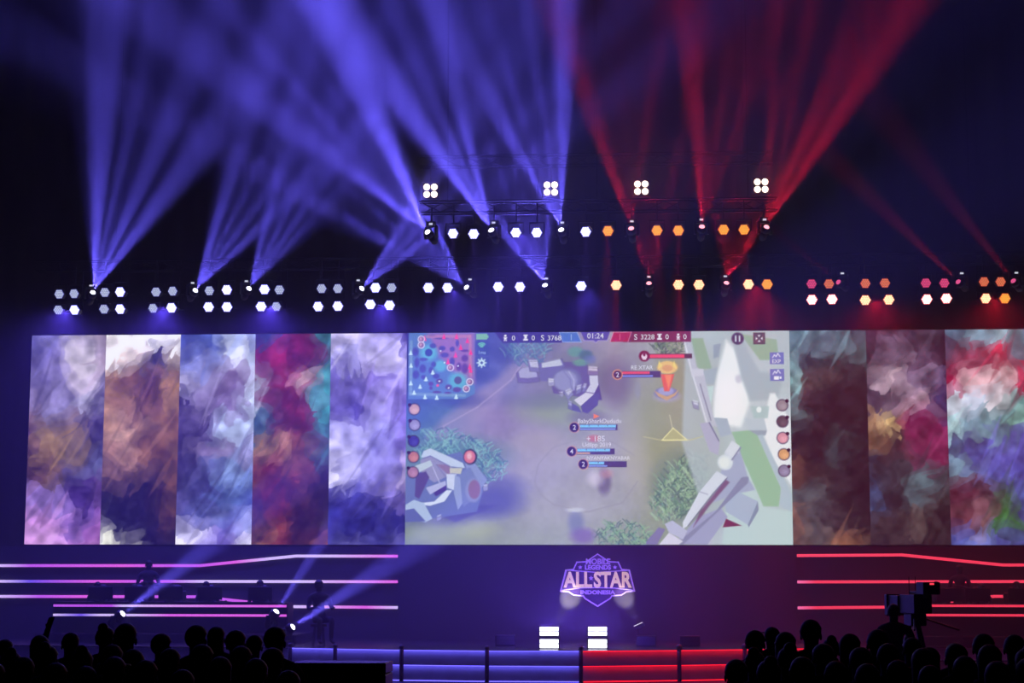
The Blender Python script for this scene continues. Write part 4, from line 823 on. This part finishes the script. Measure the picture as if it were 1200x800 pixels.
MON_F = MB().box((-.29, 0, .05), (.29, .035, .36)).mesh('display_housing', bevel=.006); MON_S = MB().box((-.03, .0, 0), (.03, .03, .2)).box((-.12, -.1, 0), (.12, .1, .015)).mesh('stand'); MON_P = MB().box((-.275, .036, .065), (.275, .039, .345)).mesh('display')
DISP = mat('player_display', (.01,.01,.01), emit=.35, ecol=(.5,.55,.8), sample=True)
MOUSE = MB().sphere((0, 0, .018), .04, 10, 6, (.8, 1.4, .45)).mesh('mouse', True)
def desk(px0, px1, side, players, monitors, m1, m2):
    a, b_ = at(px0, 709, DY).x, at(px1, 709, DY).x; cx = (a+b_)/2; w_ = b_-a; zt = RZ+.74
    struct('floor_riser_'+side, MB().box((cx-w_/2-.3, DY-.4, STG), (cx+w_/2+.3, DY+2.0, RZ)).mesh('riser'), STGM)
    t = thing('player_desk', f'long black {side} players desk with two {"purple" if side == "left" else "red"} light lines along its front', 'desk', (cx, DY, RZ))
    link('desktop', MB().box((-w_/2, -.02, .70), (w_/2, .75, .74)).mesh('desktop'), DKM, t)
    link('front_panel', MB().box((-w_/2, 0, .02), (w_/2, .03, .70)).mesh('front_panel'), DKM, t)
    for sx in (-1, 1): link('side_panel', MB().box((sx*w_/2-.02, .03, 0), (sx*w_/2+.02, .75, .70)).mesh('side_panel'), DKM, t)
    for k, (yy, m_) in enumerate(((709.6, m1), (720.6, m2))):
        z = at(200 if side == 'left' else 1140, yy, DY).z-RZ
        link('light_line', MB().box((-w_/2, -.03, z-.027), (w_/2, -.021 if k == 0 else -.001, z+.027)).mesh('light_line'), m_, t)
    for i, (px, top) in enumerate(players):
        p = at(px, top, DY+1.15); sc = (p.z-RZ)/(.52+.805)
        person((p.x, DY+1.12, RZ), R.uniform(-.2, .2), 'sit', 'short', i % 2, f'seated player behind the {side} desk, {ORD[i]} from the left', f'players at the {side} desk', sc)
        c = thing('gaming_chair', f'high-backed black gaming chair behind the {side} desk, {ORD[i]} from the left', 'chair', (p.x, DY+1.22, RZ), (0, 0, 0), f'gaming chairs at the {side} desk')
        for nm, me in (('seat', CH_S), ('backrest', CH_B), ('gas_column', CH_P), ('base', CH_F)): link(nm, me, CHM, c)
    for i, px in enumerate(monitors):
        p = at(px, 700, DY+.3); mo = thing('monitor', f'flat monitor seen from the back on the {side} desk, {ORD[i]} from the left', 'monitor', (p.x, DY+.28, zt), (0, 0, R.uniform(-.12, .12)), f'monitors on the {side} desk')
        link('display_housing', MON_F, BLACK, mo); link('stand', MON_S, BLACK, mo); link('display', MON_P, DISP, mo)
        ms = link('mouse', MOUSE, BLACK); ms.location = (p.x+.32, DY+.58, zt); tag(ms, f'small black computer mouse on the {side} desk beside the {ORD[i]} monitor', 'mouse', f'mice on the {side} desk')
desk(63, 336, 'left', [(115,681),(158,683),(203,684),(242,680.5),(305,679)], [118,160,200,246,305], PUL, PUL2)
desk(1074, 1330, 'right', [(1097,680.5),(1150,683),(1191,680.5),(1240,682),(1290,682)], [1112,1146,1196,1243,1290], RDL, RDL2)
p = at(174.5, 655.5, 43.75); person((p.x, 43.75, RZ), .2, 'cross', 'short', 0, 'coach standing behind the seated players at the left desk', 'coaches standing behind the desks', (p.z-RZ)/1.755)
p = at(1124, 661, 43.75); person((p.x, 43.75, RZ), -.2, 'cross', 'short', 0, 'coach standing behind the seated players at the right desk', 'coaches standing behind the desks', (p.z-RZ)/1.755)
p = at(374, 678.5, 41.2); person((p.x, 41.2, STG), .5, 'sit', 'short', 0, 'crew member sitting on a stool beside the left desk', None, (p.z-STG)/1.325)
st = thing('stool', 'plain black stool under the crew member beside the left desk', 'stool', (p.x, 41.25, STG)); link('seat', MB().tube((0, 0, .40), (0, 0, .46), .19, 16).mesh('seat'), BLACK, st)
for k in range(4): link('leg', MB().tube((.12*math.cos(k*PI/2+.8), .12*math.sin(k*PI/2+.8), .40), (.18*math.cos(k*PI/2+.8), .18*math.sin(k*PI/2+.8), 0), .014, 6).mesh('leg'), BLACK, st)
# ---- moving heads standing on the stage
for i, (px, py, ang, deg, k, lab) in enumerate([(137,724,52,13,1.3,'blue moving head on the stage floor in front of the left desk'),(319,723.5,33,11,1.1,'blue moving head on the stage floor at the right end of the left desk'),(336,739,57,13,1.4,'blue moving head hidden behind a spectator, beaming right across the stage')]):
    p = on_z(px, 757.5, STG); Y = p.y+.25; p = at(px, py, Y)
    q = at(px+200*math.sin(math.radians(ang)), py-200*math.cos(math.radians(ang)), Y-.8); d = (q-p).normalized()
    sc = 1.1; t = moving_head(p, d, 'B', lab, 'moving heads standing on the stage', True, None, sc)
    hgt = (p.z-.34*sc-STG)/sc
    if hgt > .02: link('riser', MB().box((-.17, -.17, -.34-hgt), (.17, .19, -.342)).mesh('riser', bevel=.01), BLACK, t)
    fan('beam_lamp', p+d*.235, [(d, deg, k)], .35*BEAM_W, BLUE, 0)
# ------------------------------------------------------------------ broadcast camera and operator at the right
CY = 27.0; cp = at(1072, 709, CY)
bc = thing('broadcast_camera', 'large broadcast camera on a tripod standing among the right spectators', 'camera', (cp.x, CY, FZ), (0, 0, .25))
H_ = cp.z-FZ
link('camera_body', MB().box((-.14, -.30, H_-.12), (.14, .25, H_+.16)).box((-.05, -.34, H_+.16), (.05, .1, H_+.21)).mesh('camera_body', bevel=.01), BLACK, bc)
link('lens_box', MB().box((-.16, .25, H_-.14), (.16, .62, H_+.14)).box((-.18, .62, H_-.16), (.18, .72, H_+.16)).mesh('lens_box', bevel=.01), BLACK, bc)
link('viewfinder', MB().box((-.13, -.62, H_+.16), (.13, -.36, H_+.34)).box((-.015, -.4, H_+.1), (.015, -.3, H_+.2)).mesh('viewfinder', bevel=.008), BLACK, bc)
link('pan_handle', MB().tube((.1, -.2, H_-.2), (.34, -.75, H_-.34), .014, 6).tube((-.1, -.2, H_-.2), (-.34, -.75, H_-.34), .014, 6).mesh('pan_handle'), BLACK, bc)
link('fluid_head', MB().box((-.12, -.14, H_-.30), (.12, .14, H_-.12)).mesh('fluid_head', bevel=.01), BLACK, bc)
for k in range(3):
    a = k*2*PI/3+.5; link('leg', MB().tube((.08*math.cos(a), .08*math.sin(a), H_-.3), (.55*math.cos(a), .55*math.sin(a), 0), .03, 6).mesh('leg'), BLACK, bc)
link('tally_light', MB().box((-.03, -.635, H_+.3), (.03, -.621, H_+.325)).mesh('tally_light'), mat('tally_red', (0,0,0), emit=1.2, ecol=(1,.05,.08)), bc)
q = at(1046, 700, CY-.9)
person((q.x, CY-.95, FZ), PI-.25, 'film', 'cap', 0, 'camera operator standing behind the large broadcast camera', None, 1.02)
# antenna sticks on top
for dx in (0, .1): link('antenna', MB().tube((-.06+dx, .05, H_+.16), (-.06+dx, .05, H_+.42), .006, 4).mesh('antenna'), BLACK, bc)
# ---- flight case in front of the stage, left of the middle
fc = on_z(396, 776, .95) if False else at(396, 776.5, 22.0)
x0, x1 = at(341, 776, 22).x, at(452, 776, 22).x
t = thing('flight_case', 'big dark flight case standing in front of the left stage front', 'case', ((x0+x1)/2, 22, FZ))
w_ = x1-x0; hh = fc.z-FZ
link('case_body', MB().box((-w_/2, 0, .12), (w_/2, .7, hh-.14)).mesh('case_body', bevel=.01), BLACK, t); link('lid', MB().box((-w_/2, 0, hh-.13), (w_/2, .7, hh)).mesh('lid', bevel=.01), BLACK, t)
for sx in (-1, 1):
    for yy in (.08, .62): link('castor', MB().tube((sx*(w_/2-.1)-.02, yy, .06), (sx*(w_/2-.1)+.02, yy, .06), .06, 12).mesh('castor'), BLACK, t)
    link('handle', MB().box((sx*.35-.08, -.015, hh*.55), (sx*.35+.08, 0, hh*.55+.1)).mesh('handle', bevel=.004), BLACK, t)
